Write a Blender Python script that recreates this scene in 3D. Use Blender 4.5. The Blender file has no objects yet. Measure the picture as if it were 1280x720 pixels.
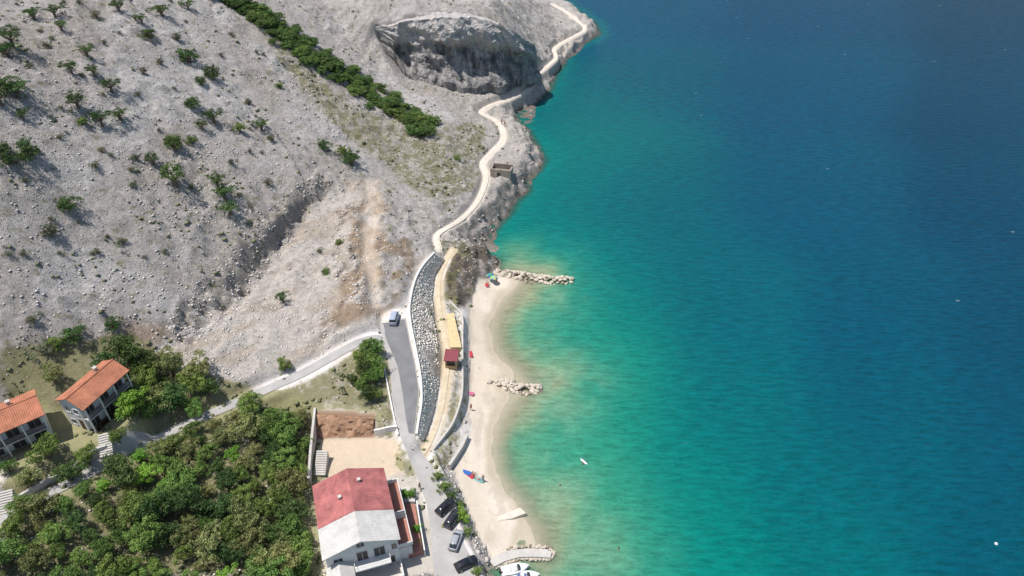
import bpy, bmesh, math, random
import numpy as np
from mathutils import Vector, Matrix
from mathutils.geometry import delaunay_2d_cdt
random.seed(4); rng=np.random.default_rng(7)
PI=math.pi; R=math.radians
sc=bpy.context.scene; COL=sc.collection
sc.view_settings.view_transform='Standard'; sc.view_settings.look='None'; sc.view_settings.exposure=0
# ------------------------------------------------------------ camera
F=914.0; PIT=R(38); CH=100.0
cd=bpy.data.cameras.new('camera'); cam=bpy.data.objects.new('camera',cd); COL.objects.link(cam)
cam.location=(0,0,CH); cam.rotation_euler=(PI/2-PIT,0,0); cd.sensor_width=36; cd.lens=36*F/1280; cd.clip_end=20000; cd.clip_start=1
sc.camera=cam
def ray(px,py):
    u=(px-640)/F; v=-(py-360)/F
    return np.array([u, math.cos(PIT)+v*math.sin(PIT), -math.sin(PIT)+v*math.cos(PIT)])
def W(px,py,z):
    d=ray(px,py); t=(z-CH)/d[2]
    return (d[0]*t,d[1]*t,z)
def lin(c):
    return tuple(((x/255)/12.92 if x/255<0.04045 else ((x/255+.055)/1.055)**2.4) for x in c)
# ------------------------------------------------------------ noise
_tab=rng.random((256,256))
def vn(x,y,s=0):
    x=x+s*37.3; y=y+s*91.7
    xi=np.floor(x).astype(int); yi=np.floor(y).astype(int); fx=x-xi; fy=y-yi
    fx=fx*fx*(3-2*fx); fy=fy*fy*(3-2*fy)
    a=_tab[xi&255,yi&255]; b=_tab[(xi+1)&255,yi&255]; c=_tab[xi&255,(yi+1)&255]; d=_tab[(xi+1)&255,(yi+1)&255]
    return (a*(1-fx)+b*fx)*(1-fy)+(c*(1-fx)+d*fx)*fy
def fbm(x,y,o=4,s=0):
    r=0;a=.5;t=0
    for i in range(o):
        r=r+a*vn(x*2**i,y*2**i,s+i*3); t+=a; a*=.5
    return r/t
def ridg(x,y,o,s): return 1-np.abs(fbm(x,y,o,s)-.5)*4
def sstep(a,b,x):
    t=np.clip((x-a)/(b-a),0,1); return t*t*(3-2*t)
# ------------------------------------------------------------ terrain control lines (pixel, pixel, height)
SH=[(690,-8),(705,5),(722,15),(742,30),(748,42),(735,50),(718,56),(704,62),(702,80),(692,95),(685,112),(668,128),(645,140),(642,150),(658,165),(668,180),(677,200),(672,213),(656,225),(657,238),(640,252),(632,268),(618,284),(602,303),(590,311),(604,320),(618,326),(622,338),(650,350),(640,362),(622,385),(612,405),(615,430),(625,450),(642,465),(655,480),(640,497),(630,510),(620,530),(615,560),(618,590),(628,610),(645,630),(655,650),(668,668),(672,688),(640,700),(618,703),(608,712),(612,745)]
shore=[W(a,b,0) for a,b in SH]
shore=[(-35,430,0)]+[(18,360,0)]+shore[1:]+[(-3,30,0)]
pathL=[W(*p) for p in [(548,312,7.4),(545,295,6.8),(560,284,6.2),(575,275,5.6),(592,258,5),(602,240,4.8),(607,220,4.6),(602,205,4.6),(612,192,4.6),(628,175,4.5),(626,160,4.6),(617,150,5),(601,141,6),(612,132,5.6),(640,122,4.6),(655,112,4.4),(665,105,4.2),(668,95,4),(685,82,4),(695,72,4),(692,62,4.2),(700,55,4),(712,48,3.8),(728,40,3.6),(730,34,3.9),(720,25,4.5),(705,14,5),(690,5,5.5)]]
roadL=[W(*p) for p in [(492,396,8.6),(496,425,8.4),(504,460,7.8),(508,500,6.8),(512,535,5.5),(520,560,4.8),(533,590,3.9),(545,620,3.3),(552,650,3),(562,680,2.75),(575,705,2.6),(590,740,2.4)]]
sideL=[W(*p) for p in [(492,440,8.2),(478,424,8.8),(455,426,9.2),(430,438,9.4),(380,466,9.3),(340,484,9.1),(300,502,9),(230,532,9.5),(190,553,9.8),(120,588,11),(60,618,12.5),(-20,660,13)]]
trackL=[W(*p) for p in [(462,228,13.1),(466,262,12.2),(460,300,11.4),(464,345,10.8),(472,385,9.6),(488,410,8.6)]]
strip=[W(*p) for p in [(566,312,6.2),(553,335,5.4),(547,365,4.6),(551,400,4.1),(559,440,3.8),(556,480,3.7),(549,520,3.6),(536,555,3.7),(524,572,4.1)]]
parL=[W(*p) for p in [(543,318,8.2),(528,335,8.5),(518,355,8.7),(512,385,8.7),(514,410,8.6),(520,440,8.2),(526,475,7.5),(527,505,6.8),(523,530,5.8),(521,545,5.2)]]
ripB=[W(*p) for p in [(553,325,6),(541,345,5.2),(538,370,4.7),(541,405,4.3),(547,440,4),(546,480,3.9),(539,515,3.8),(527,548,4.1)]]
swT=[W(*p) for p in [(562,378,3.8),(577,395,3.6),(578,420,3.6),(578,455,3.5),(578,485,3.5),(575,505,3.4),(566,530,3.3),(552,550,3.3),(536,570,3.6)]]
swB=[W(*p) for p in [(592,382,1.4),(588,400,1.3),(587,425,1.2),(587,460,1.2),(586,490,1.2),(583,512,1.2),(576,535,1.3),(566,560,1.5),(556,582,1.9),(570,610,1.7),(584,640,1.5),(600,680,1.4),(608,700,1.3)]]
P=[]
for px,L in {0:[(720,12),(600,14),(500,18),(400,25),(300,33),(200,41),(100,48),(0,53)],
 100:[(720,10),(600,12),(500,15),(440,18),(400,21),(300,28),(200,36),(100,43),(0,50)],
 200:[(720,8),(600,9),(500,11.5),(440,14),(400,17),(300,23.5),(200,31),(100,38),(0,45)],
 300:[(720,6),(600,6.5),(460,10.8),(420,12),(300,18.5),(200,25),(100,31),(0,39)],
 400:[(720,3.5),(640,4),(500,8),(460,9.6),(400,10.6),(350,11.4),(300,12.5),(200,18.5),(100,23.5),(0,31)],
 450:[(300,12),(200,15.5),(100,19.5),(60,22),(0,27)],
 500:[(350,10),(300,10.4),(250,11),(200,12),(150,13.5),(110,14.5),(0,32)],
 560:[(250,8),(200,9),(150,10.5),(0,31)]}.items():
    for py,z in L: P.append(W(px,py,z))
P+=[W(*p) for p in [(580,125,8.6),(600,112,8.2),(640,108,6.4),(530,300,8.4),(520,320,8.9),(575,335,5.5),(560,355,4.8),(598,330,2.6),(590,355,2.2),(610,350,1),(610,0,27),(640,0,20),(660,20,13),(680,45,8),(690,30,7.5),(700,400,-3),(720,300,-3),(760,150,-3),(800,42,-3),(720,560,-2.2),(740,650,-2.5),(740,720,-3),(440,545,4.3),(420,600,4.2),(500,575,4.3),(490,545,5.2),(440,640,3.8),(510,640,3.3),(450,720,3),(520,700,2.8),(455,470,8),(470,500,7.2)]]
P+=[(-235,25,34),(-235,100,62),(-235,170,88),(-235,435,95),(-120,300,62),(-120,435,60),(-50,330,36),(-50,435,22),(-60,280,34),(-60,25,9),(-20,25,3),(65,25,-8),(65,435,-8),(65,200,-8),(-12,25,2)]
scarpT=[W(*p) for p in [(402,228,17),(388,240,17.4),(368,250,17.2),(362,268,16.8),(345,282,16.6),(330,306,15.8),(312,322,15.4),(300,342,14.6),(280,360,14.4),(262,378,14.2),(225,410,14.4)]]
scarpB=[W(*p) for p in [(408,241,14.6),(394,254,14.4),(376,266,14),(366,286,13.6),(350,302,13.2),(334,326,12.8),(318,342,12.6),(304,362,12.4),(286,378,12.4),(270,394,12.6),(232,424,13.3)]]
bankT=[W(*p) for p in [(436,262,13.4),(440,290,12.8),(436,320,12.2),(442,345,12.0),(450,365,11.6),(446,385,11.1),(424,402,10.9),(404,412,10.7)]]
bankB=[W(*p) for p in [(428,272,12.8),(428,300,12),(424,328,11.4),(430,356,10.9),(436,376,10.4),(430,396,10),(412,412,9.9),(396,420,10)]]
cutT=[W(*p) for p in [(395,515,7.2),(430,516,7.2),(468,519,7)]]
cutB=[W(*p) for p in [(397,546,4.3),(432,546,4.3),(466,544,4.4)]]
clT=[W(*p) for p in [(462,36,27),(480,28,28),(510,20,29.5),(560,13,30.3),(610,20,27.3),(640,45,19.8),(662,66,11.5)]]
clB=[W(*p) for p in [(470,48,24),(490,66,19),(512,86,13.5),(540,96,11.6),(580,100,10),(620,100,8.4),(650,94,7),(672,86,5.5)]]
lines=[shore,pathL,roadL,sideL[2:],trackL[:-1],strip,parL,ripB,swT,swB,scarpT,scarpB,bankT,bankB,cutT,cutB,clT,clB]
V=[];Z=[];E=[]
for L in lines:
    for i,p in enumerate(L):
        V.append(Vector(p[:2])); Z.append(p[2])
        if i: E.append((len(V)-2,len(V)-1))
allxy=np.array([v[:] for v in V])
for p in P:
    if np.min(np.hypot(allxy[:,0]-p[0],allxy[:,1]-p[1]))>1.2: V.append(Vector(p[:2])); Z.append(p[2])
res=delaunay_2d_cdt(V,E,[],0,1e-4)
ov,of,oorig=res[0],res[2],res[3]
inV=np.array([v[:] for v in V]); inZ=np.array(Z); tv=[];
for v,o in zip(ov,oorig):
    if len(o): tv.append((v.x,v.y,inZ[o[0]]))
    else:
        d=np.hypot(inV[:,0]-v.x,inV[:,1]-v.y)+.01; k=np.argsort(d)[:3]; w=1/d[k]; tv.append((v.x,v.y,float((inZ[k]*w).sum()/w.sum())))
tv=np.array(tv)
X0,X1,Y0,Y1,ST=-230.0,60.0,30.0,430.0,0.40
nx=int((X1-X0)/ST)+1; ny=int((Y1-Y0)/ST)+1
xs=X0+ST*np.arange(nx); ys=Y0+ST*np.arange(ny)
GX,GY=np.meshgrid(xs,ys)
H=np.full(GX.shape,-8.0)
for f in of:
    a,b,c=tv[f[0]],tv[f[1]],tv[f[2]]
    i0=max(0,int((min(a[0],b[0],c[0])-X0)/ST)); i1=min(nx,int((max(a[0],b[0],c[0])-X0)/ST)+2)
    j0=max(0,int((min(a[1],b[1],c[1])-Y0)/ST)); j1=min(ny,int((max(a[1],b[1],c[1])-Y0)/ST)+2)
    if i1<=i0 or j1<=j0: continue
    x=GX[j0:j1,i0:i1]; y=GY[j0:j1,i0:i1]
    D=(b[1]-c[1])*(a[0]-c[0])+(c[0]-b[0])*(a[1]-c[1])
    if abs(D)<1e-9: continue
    l1=((b[1]-c[1])*(x-c[0])+(c[0]-b[0])*(y-c[1]))/D; l2=((c[1]-a[1])*(x-c[0])+(a[0]-c[0])*(y-c[1]))/D; l3=1-l1-l2
    m=(l1>=-1e-6)&(l2>=-1e-6)&(l3>=-1e-6)
    H[j0:j1,i0:i1][m]=(l1*a[2]+l2*b[2]+l3*c[2])[m]
def blur(A,n):
    for _ in range(n):
        B=np.pad(A,1,mode='edge'); A=(B[:-2,1:-1]+B[2:,1:-1]+B[1:-1,:-2]+B[1:-1,2:]+4*A)/8
    return A
def segd(L,X,Y):
    bd=np.full(X.shape,1e9); bz=np.zeros(X.shape)
    for p,q in zip(L[:-1],L[1:]):
        dx,dy=q[0]-p[0],q[1]-p[1]; l=dx*dx+dy*dy+1e-9
        t=np.clip(((X-p[0])*dx+(Y-p[1])*dy)/l,0,1)
        d=np.hypot(X-p[0]-t*dx,Y-p[1]-t*dy); m=d<bd
        bd[m]=d[m]; bz[m]=(p[2]+t*(q[2]-p[2]))[m]
    return bd,bz
def smoothline(L,n=6):
    P=[L[0]]+list(L)+[L[-1]]; out=[]
    for i in range(1,len(P)-2):
        a,b,c,d=[np.array(P[k]) for k in (i-1,i,i+1,i+2)]
        for k in range(n):
            t=k/n; out.append(tuple(.5*((2*b)+(c-a)*t+(2*a-5*b+4*c-d)*t*t+(3*b-a-3*c+d)*t**3)))
    out.append(tuple(L[-1])); return out
pathS=smoothline(pathL,3); roadS=smoothline(roadL,3); sideS=smoothline(sideL,3); stripS=smoothline(strip,3); parS=smoothline(parL,3)
landd,_=segd(shore,GX,GY)
pd,pz=segd(pathS,GX,GY)
# rocky ledges and small cliffs between the coast path and the water
edge=landd+(fbm(GX/4,GY/4,4,71)-.5)*3.6
near=1-sstep(176,186,GY)
step1=.5+1.4*sstep(.3,1.3,edge)+2.0*sstep(2.4,4.0,edge)+edge*.12
step2=.4+1.6*sstep(.1,.8,edge)+2.2*sstep(1.6,2.6,edge)+edge*.2
stp=step1*(1-near)+step2*near
ledge=np.minimum(pz*(1-.10*sstep(1,12,pd)),stp); lm=(H>0)&(GY>136)&(pd<16)&(pz>H)
H=np.where(lm,np.maximum(H,ledge),H)
Hb=blur(H,24); Hs=blur(H,3)
infra=np.minimum(np.minimum(segd(roadL,GX,GY)[0],segd(parL,GX,GY)[0]),np.minimum(segd(swT,GX,GY)[0],segd(cutT,GX,GY)[0]))
cliffd=np.minimum(segd(clT,GX,GY)[0],segd(clB,GX,GY)[0]); scd=np.minimum(segd(scarpT,GX,GY)[0],segd(scarpB,GX,GY)[0]); bkd=np.minimum(segd(bankT,GX,GY)[0],segd(bankB,GX,GY)[0])
bsl=[W(a,b,0) for a,b in SH[SH.index((650,350)):SH.index((672,688))+1]]
bsd,_=segd(bsl,GX,GY)
wk=sstep(4,12,np.minimum(np.minimum(infra,landd*1.5),np.minimum(cliffd*1.6,np.minimum(scd,bkd)*2.5)))
H=Hs*(1-wk)+Hb*wk
rough=np.ones(H.shape)
def flatten(L,hw,bl,rr_=1.0):
    global H,rough
    d,z=segd(L,GX,GY); w=1-sstep(hw,hw+bl,d); H=H*(1-w)+z*w
    rough=np.minimum(rough,sstep(hw*.8,hw+bl*rr_+.4,d))
flatten(sideS,1.7,1.4); flatten(roadS,2.4,.8); flatten(pathS,.75,.9,.8); flatten(stripS,1.0,.6)
tkd=segd(trackL,GX,GY)[0]; rough=rough*(1-.6*(1-sstep(.5,2.2,tkd)))
def Hat(x,y,A=None):
    A=H if A is None else A
    x=np.asarray(x,float); y=np.asarray(y,float)
    fx=(x-X0)/ST; fy=(y-Y0)/ST
    ok=(fx>=0)&(fx<nx-1)&(fy>=0)&(fy<ny-1)
    i=np.clip(fx.astype(int),0,nx-2); j=np.clip(fy.astype(int),0,ny-2); a=np.clip(fx-i,0,1); b=np.clip(fy-j,0,1)
    r=(A[j,i]*(1-a)+A[j,i+1]*a)*(1-b)+(A[j+1,i]*(1-a)+A[j+1,i+1]*a)*b
    return np.where(ok,r,-8.0)
TT=np.arange(60,900,.4)
def hit(px,py,sea=True):
    d=ray(px,py); z=CH+d[2]*TT; h=Hat(d[0]*TT,d[1]*TT)
    if sea: h=np.maximum(h,0)
    k=np.argmax(z<h)
    if k==0: return W(px,py,0)
    g0=z[k-1]-h[k-1]; g1=z[k]-h[k]; t=TT[k-1]+.4*g0/(g0-g1)
    x,y=d[0]*t,d[1]*t
    return (x,y,float(max(Hat(x,y),0 if sea else -9)))
def wpoly(pp): return np.array([hit(*p)[:2] for p in pp])
def pip(poly,X,Y):
    c=np.zeros(np.shape(X),bool); n=len(poly)
    for i in range(n):
        x1,y1=poly[i]; x2,y2=poly[(i+1)%n]
        if y1==y2: continue
        m=((y1>Y)!=(y2>Y))&(X<(x2-x1)*(Y-y1)/(y2-y1)+x1); c^=m
    return c
def soft(pp,n=4): return blur(pip(wpoly(pp),GX,GY).astype(float),n)
M_beach=soft([(596,345),(640,346),(662,350),(650,362),(632,385),(624,405),(627,430),(637,450),(652,465),(672,480),(656,497),(648,512),(640,530),(635,560),(638,590),(648,610),(662,630),(674,650),(692,668),(692,692),(612,700),(600,680),(585,642),(571,606),(566,585),(586,555),(590,535),(583,508),(586,480),(586,440),(584,400),(590,372)],1)
M_court=soft([(398,548),(468,544),(497,548),(507,592),(470,597),(412,600),(398,580)],1)
M_quarry=soft([(425,225),(478,222),(482,290),(478,350),(470,400),(425,432),(350,462),(300,480),(250,465),(205,462),(190,440),(235,428),(275,395),(310,365),(335,335),(365,298),(388,268),(410,246)],5)
M_orange=soft([(470,240),(500,280),(516,310),(520,345),(496,378),(476,395),(440,402),(418,420),(400,408),(428,375),(425,340),(440,290),(436,262)],8)
M_or2=soft([(150,400),(200,405),(215,420),(190,432),(150,425)],6)
M_dark=soft([(556,316),(580,306),(628,326),(612,345),(594,352),(590,378),(566,388),(552,352)],2)
M_olive=soft([(440,135),(500,150),(545,165),(600,150),(612,185),(600,235),(560,262),(500,225),(470,195),(410,150),(360,90),(330,50),(345,45)],14)
M_olive2=soft([(0,440),(60,430),(160,415),(300,480),(400,500),(400,720),(0,720)],10)
M_court2=soft([(380,605),(520,590),(560,720),(370,720)],2)
M_isl=soft([(445,440),(478,430),(490,470),(492,545),(470,540),(440,515),(380,512),(320,520),(320,505),(400,470)],2)
cutm=blur(pip(wpoly([(393,512),(470,516),(469,546),(395,549)]),GX,GY).astype(float),1)
rough*= (1-M_beach)*(1-M_court)*(1-.3*M_quarry)*(1-M_court2)*(1-.6*M_isl)*(1-.6*M_olive2)*(1-.9*cutm)
rough*= sstep(.3,2.2,infra)*sstep(3,9,bsd)
def pad(px,py,z,r):
    global H,rough
    c=W(px,py,z); d=np.hypot(GX-c[0],GY-c[1]); w=1-sstep(r,r+3,d); H=H*(1-w)+z*w; rough=rough*(1-w)
pad(120,525,14.2,5); pad(10,558,14.6,6); pad(430,655,3.6,9)
Hsm=H.copy()
coast=(1-sstep(2,9,landd))*(H>-1)*sstep(-.3,.4,Hsm)
cpale=(1-sstep(6,14,pd))*(GY>136)*(H>.3)
g1=fbm(GX/16,GY/16,3,1)-.5; g2=ridg(GX/6,GY/6,5,5); g3=vn(GX/1.5,GY/1.5,9)-.5; g4=vn(GX/.8,GY/.8,19)-.5
diag=vn((GX*.8+GY*.6)/3.2,(GX*-.6+GY*.8)/14,4)-.5
rk=sstep(.40,.62,fbm(GX/13,GY/13,3,77))
land=sstep(-.4,.3,Hsm)
H=H+land*rough*(g1*1.8*sstep(3,25,landd)+(g2*(.3+.8*rk)-.35)*sstep(1,6,landd)+g3*(.26+.36*rk)+g4*(.30+.30*rk)+diag*.6*sstep(5,20,landd))
H+=coast*rough*(ridg(GX/7,GY/7,3,33)*.7-.3+ridg(GX/2.2,GY/2.2,3,34)*.7-.35+g3*.4)*(GY>136)+M_dark*rough*land*((ridg(GX/2.6,GY/2.6,4,36))*2.2-.7)
H+=land*rough*(1-sstep(1,7,cliffd))*((ridg(GX/7,GY/14,4,41)*1.2-.6))
H+=rough*(1-sstep(.5,4,scd))*((ridg(GX/2.6,GY/2.6,4,45)-.5)*1.5)+rough*(1-sstep(.5,3,bkd))*((ridg(GX/2.4,GY/2.4,4,46)-.5)*1.5)
H+=rough*M_quarry*((ridg(GX/9,GY/6,5,48)-.4)*.8+(ridg(GX/2.5,GY/2.5,3,47)-.4)*.35)+rough*M_orange*(ridg(GX/3.2,GY/3.2,4,49)-.3)*1.1
H+=(rough<.3)*M_beach*(fbm(GX/3,GY/3,3,8)-.5)*.25
gy2,gx2=np.gradient(blur(H,1),ST); sl2=np.hypot(gx2,gy2)
# ------------------------------------------------------------ colours
def mixc(C,c,w): return C*(1-w[...,None])+np.array(c)*w[...,None]
Cc=np.zeros(H.shape+(3,))+np.array((.64,.59,.55))
Cc=mixc(Cc,(.74,.70,.67),sstep(.42,.7,fbm(GX/7,GY/7,5,12)))
Cc=mixc(Cc,(.53,.465,.395),.45*sstep(.48,.7,fbm(GX/11,GY/20,4,15)))
Cc=mixc(Cc,(.53,.47,.36),.45*M_olive); Cc=mixc(Cc,(.35,.31,.20),.8*M_olive2)
Cc=mixc(Cc,(.72,.65,.575),.85*M_quarry*sstep(.15,.5,fbm(GX/6,GY/6,4,22)+.1))
Cc=mixc(Cc,(.56,.45,.35),.6*M_quarry*sstep(.48,.62,fbm((GX*.75+GY*.66)/12,(GX*-.66+GY*.75)/3,5,23)))
Cc=mixc(Cc,(.47,.34,.23),.9*M_orange*sstep(.42,.58,fbm(GX/4.5,GY/4.5,5,25))); Cc=mixc(Cc,(.55,.39,.27),.7*M_or2)
Cc=mixc(Cc,(.48,.43,.375),.7*(1-sstep(1,3,scd))*sstep(.5,1.2,sl2)); Cc=mixc(Cc,(.42,.33,.25),.75*(1-sstep(1,3,bkd))*sstep(.4,1,sl2))
Cc=mixc(Cc,(.68,.63,.575),.7*cpale*(1-M_beach)*(1-M_dark))
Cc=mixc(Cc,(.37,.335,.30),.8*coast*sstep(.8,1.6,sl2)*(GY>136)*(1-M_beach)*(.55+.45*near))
Cc=mixc(Cc,(.46,.42,.38),.5*near*cpale*(1-sstep(3,6,landd))*(1-M_beach))
Cc=mixc(Cc,(.23,.185,.145),.92*M_dark*sstep(.25,.5,fbm(GX/2.0,GY/2.0,4,28)+.08))
Cc=mixc(Cc,(.66,.57,.46),.5*(1-sstep(.8,2.0,pd)))
Cc=mixc(Cc,(.54,.45,.32),(1-sstep(.9,1.8,segd(stripS,GX,GY)[0])))
Cc=mixc(Cc,(.60,.51,.41),.5*(1-sstep(.3,1.4,np.abs(tkd-.7)+(fbm(GX/2,GY/2,3,29)-.5)*3)))
Cc=mixc(Cc,(.38,.32,.19),.6*M_isl)
Cc=mixc(Cc,(.56,.46,.34),M_court); Cc=mixc(Cc,(.44,.40,.34),M_court2*.8)
Cc=mixc(Cc,(.30,.20,.13),cutm)
bn=sstep(.35,.65,fbm(GX/5,GY/8,4,61))
Cc=mixc(Cc,(.60,.52,.42),M_beach); Cc=mixc(Cc,(.69,.61,.51),M_beach*bn*.7); Cc=mixc(Cc,(.48,.41,.33),M_beach*.55*sstep(.56,.66,fbm(GX/1.6,GY/5,4,63)))
under=(1-sstep(10,16,bsd)); Cc=mixc(Cc,(.15,.115,.08),(1-sstep(.15,.8,H))*(1-M_beach)*.8*(1-under))
Cc=mixc(Cc,(.47,.41,.31),(1-sstep(.1,.55,H+(bn-.5)*.25))*np.maximum(M_beach,under)*.9)
rip=(segd(parL,GX,GY)[0]<3.6)*(segd(ripB,GX,GY)[0]<3.6)*sstep(2.6,3.2,segd(roadL,GX,GY)[0]); Cc=mixc(Cc,(.62,.57,.50),rip*.9)
Gm=.18+.32*M_olive+.65*M_olive2-.3*M_quarry+.5*M_isl; Gm=Gm*(1-M_beach)*(1-M_court)*(1-.7*coast)*(1-cutm)*(1-rip)
Gm=Gm*sstep(.5,2.2,np.minimum(pd,tkd+.5))
sdd=segd(stripS,GX,GY)[0]
Gm=np.maximum(Gm,.5*(sdd<4)*(landd>2)*(1-M_beach)*sstep(.8,1.8,sdd)*(1-rip))
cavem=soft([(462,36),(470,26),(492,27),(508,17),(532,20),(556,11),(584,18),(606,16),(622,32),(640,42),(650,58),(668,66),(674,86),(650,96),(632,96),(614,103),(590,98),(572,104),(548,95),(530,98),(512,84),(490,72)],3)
Cl=np.clip(cavem*(.1+.7*sstep(.7,2.0,sl2)),0,1)  # dark rock streaks, partly overhang shade painted into the cave face
Rg=np.clip(rough,0,1)
# ------------------------------------------------------------ materials
def newmat(name):
    m=bpy.data.materials.new(name); m.use_nodes=True; nt=m.node_tree; b=nt.nodes['Principled BSDF']
    return m,nt,b
def N(nt,t,**k):
    n=nt.nodes.new(t)
    for a,b in k.items():
        if a in n.inputs: n.inputs[a].default_value=b
        else: setattr(n,a,b)
    return n
def mathn(nt,op,a,b=None,clamp=False):
    n=nt.nodes.new('ShaderNodeMath'); n.operation=op; n.use_clamp=clamp
    for i,v in enumerate((a,b)):
        if v is None: continue
        if isinstance(v,(int,float)): n.inputs[i].default_value=v
        else: nt.links.new(v,n.inputs[i])
    return n.outputs[0]
def mixn(nt,f,a,b,bt='MIX'):
    n=nt.nodes.new('ShaderNodeMix'); n.data_type='RGBA'; n.blend_type=bt
    for i,v in ((0,f),(6,a),(7,b)):
        if isinstance(v,(int,float)): n.inputs[i].default_value=v
        elif isinstance(v,tuple): n.inputs[i].default_value=v if len(v)==4 else v+(1,)
        else: nt.links.new(v,n.inputs[i])
    return n.outputs[2]
def mrange(nt,v,a,b,c,d):
    n=nt.nodes.new('ShaderNodeMapRange'); nt.links.new(v,n.inputs[0])
    for i,q in enumerate((a,b,c,d)): n.inputs[i+1].default_value=q
    return n.outputs[0]
def noise(nt,co,scale,det=4,rough_=.55):
    n=nt.nodes.new('ShaderNodeTexNoise'); n.inputs['Scale'].default_value=scale; n.inputs['Detail'].default_value=det; n.inputs['Roughness'].default_value=rough_
    nt.links.new(co,n.inputs['Vector']); return n.outputs['Fac']
def scalec(nt,c,f):
    vm=nt.nodes.new('ShaderNodeVectorMath'); vm.operation='SCALE'
    if isinstance(c,tuple): vm.inputs[0].default_value=c[:3]
    else: nt.links.new(c,vm.inputs[0])
    nt.links.new(f,vm.inputs[3]); return vm.outputs[0]
def mat(name,col,rough_=.8,var=.15,scale=2.0,bump=.0,spec=.3,metal=0,bscale=None):
    m,nt,b=newmat(name); tc=N(nt,'ShaderNodeTexCoord'); co=tc.outputs['Object']
    f=noise(nt,co,scale,5); v=mrange(nt,f,.25,.75,1-var,1+var)
    nt.links.new(scalec(nt,col,v),b.inputs['Base Color']); b.inputs['Roughness'].default_value=rough_; b.inputs['Metallic'].default_value=metal
    b.inputs['Specular IOR Level'].default_value=spec
    if bump:
        f2=noise(nt,co,bscale or scale*3,6); bp=N(nt,'ShaderNodeBump'); bp.inputs['Strength'].default_value=1; bp.inputs['Distance'].default_value=bump
        nt.links.new(f2,bp.inputs['Height']); nt.links.new(bp.outputs[0],b.inputs['Normal'])
    return m
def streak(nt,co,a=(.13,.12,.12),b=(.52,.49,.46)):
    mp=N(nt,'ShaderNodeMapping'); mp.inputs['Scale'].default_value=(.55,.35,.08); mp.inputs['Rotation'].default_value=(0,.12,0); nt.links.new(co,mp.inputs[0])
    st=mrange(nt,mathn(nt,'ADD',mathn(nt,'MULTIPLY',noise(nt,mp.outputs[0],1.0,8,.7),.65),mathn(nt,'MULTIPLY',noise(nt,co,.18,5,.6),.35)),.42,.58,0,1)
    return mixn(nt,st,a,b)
def ground_mat():
    m,nt,b=newmat('karst_ground'); tc=N(nt,'ShaderNodeTexCoord'); co=tc.outputs['Object']
    a=N(nt,'ShaderNodeAttribute'); a.attribute_name='Col'; k=N(nt,'ShaderNodeAttribute'); k.attribute_name='Msk'
    sx=N(nt,'ShaderNodeSeparateColor'); nt.links.new(k.outputs['Color'],sx.inputs[0])
    gr,cl,rg=sx.outputs[0],sx.outputs[1],sx.outputs[2]
    n0=noise(nt,co,.3,8,.7); n1=noise(nt,co,1.1,8,.8); n2=noise(nt,co,3.2,5,.85)
    v1=mrange(nt,n1,.33,.67,.68,1.22); v2=mrange(nt,n2,.35,.65,.66,1.24)
    f=mathn(nt,'MULTIPLY',mathn(nt,'MULTIPLY',v1,v2),mrange(nt,n0,.3,.7,.9,1.1))
    one=mathn(nt,'SUBTRACT',f,1.0); amt=mathn(nt,'ADD',mathn(nt,'MULTIPLY',rg,.75),.25,True); f=mathn(nt,'ADD',mathn(nt,'MULTIPLY',one,amt),1.0)
    c=scalec(nt,a.outputs['Color'],f)
    sm=mathn(nt,'MULTIPLY',mrange(nt,noise(nt,co,1.4,9,.82),.53,.58,0,1),mathn(nt,'MULTIPLY',rg,.5))
    c=mixn(nt,sm,c,(.40,.355,.30))
    gn=mathn(nt,'ADD',noise(nt,co,.4,9,.8),mathn(nt,'MULTIPLY',gr,.3)); gf=mrange(nt,gn,.60,.68,0,.85)
    gc=mixn(nt,noise(nt,co,1.7,4),(.15,.155,.065),(.36,.33,.18))
    c=mixn(nt,gf,c,gc)
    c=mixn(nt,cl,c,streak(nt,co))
    nt.links.new(c,b.inputs['Base Color']); b.inputs['Roughness'].default_value=.95; b.inputs['Specular IOR Level'].default_value=.1
    hgt=mathn(nt,'ADD',n1,mathn(nt,'MULTIPLY',n2,.5))
    hgt=mathn(nt,'MULTIPLY',hgt,mathn(nt,'ADD',mathn(nt,'MULTIPLY',rg,.92),.06))
    bp=N(nt,'ShaderNodeBump'); bp.inputs['Distance'].default_value=1.0; bp.inputs['Strength'].default_value=1
    nt.links.new(hgt,bp.inputs['Height']); nt.links.new(bp.outputs[0],b.inputs['Normal'])
    return m
GM=ground_mat()
def grid_mesh(name,Xa,Ya,Za,mask,mt,cols,kind):
    j,i=np.nonzero(mask); n=Xa.shape[1]
    a=j*n+i; q=np.stack([a,a+1,a+n+1,a+n],1)
    used=np.zeros(Xa.size,bool); used[q.ravel()]=True; idx=np.cumsum(used)-1; q=idx[q]
    co=np.stack([Xa.ravel()[used],Ya.ravel()[used],Za.ravel()[used]],1).astype(np.float32)
    me=bpy.data.meshes.new(name); me.vertices.add(len(co)); me.vertices.foreach_set('co',co.ravel())
    me.loops.add(q.size); me.loops.foreach_set('vertex_index',q.ravel().astype(np.int32))
    me.polygons.add(len(q)); me.polygons.foreach_set('loop_start',np.arange(0,q.size,4,dtype=np.int32)); me.update(calc_edges=True); me.polygons.foreach_set('use_smooth',np.ones(len(q),bool))
    for nm,arr in cols.items():
        at=me.attributes.new(nm,'FLOAT_COLOR','POINT'); d=np.ones((len(co),4),np.float32); d[:,:3]=arr.reshape(-1,3)[used]; at.data.foreach_set('color',d.ravel())
    me.materials.append(mt); o=bpy.data.objects.new(name,me); COL.objects.link(o); o['kind']=kind; return o
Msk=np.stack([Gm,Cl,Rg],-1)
full=np.ones((ny-1,nx-1),bool); full&=~((Hsm[:-1,:-1]<-4)); bm_=((M_beach[:-1,:-1]>.5)&(H[:-1,:-1]>-.6))
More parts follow.
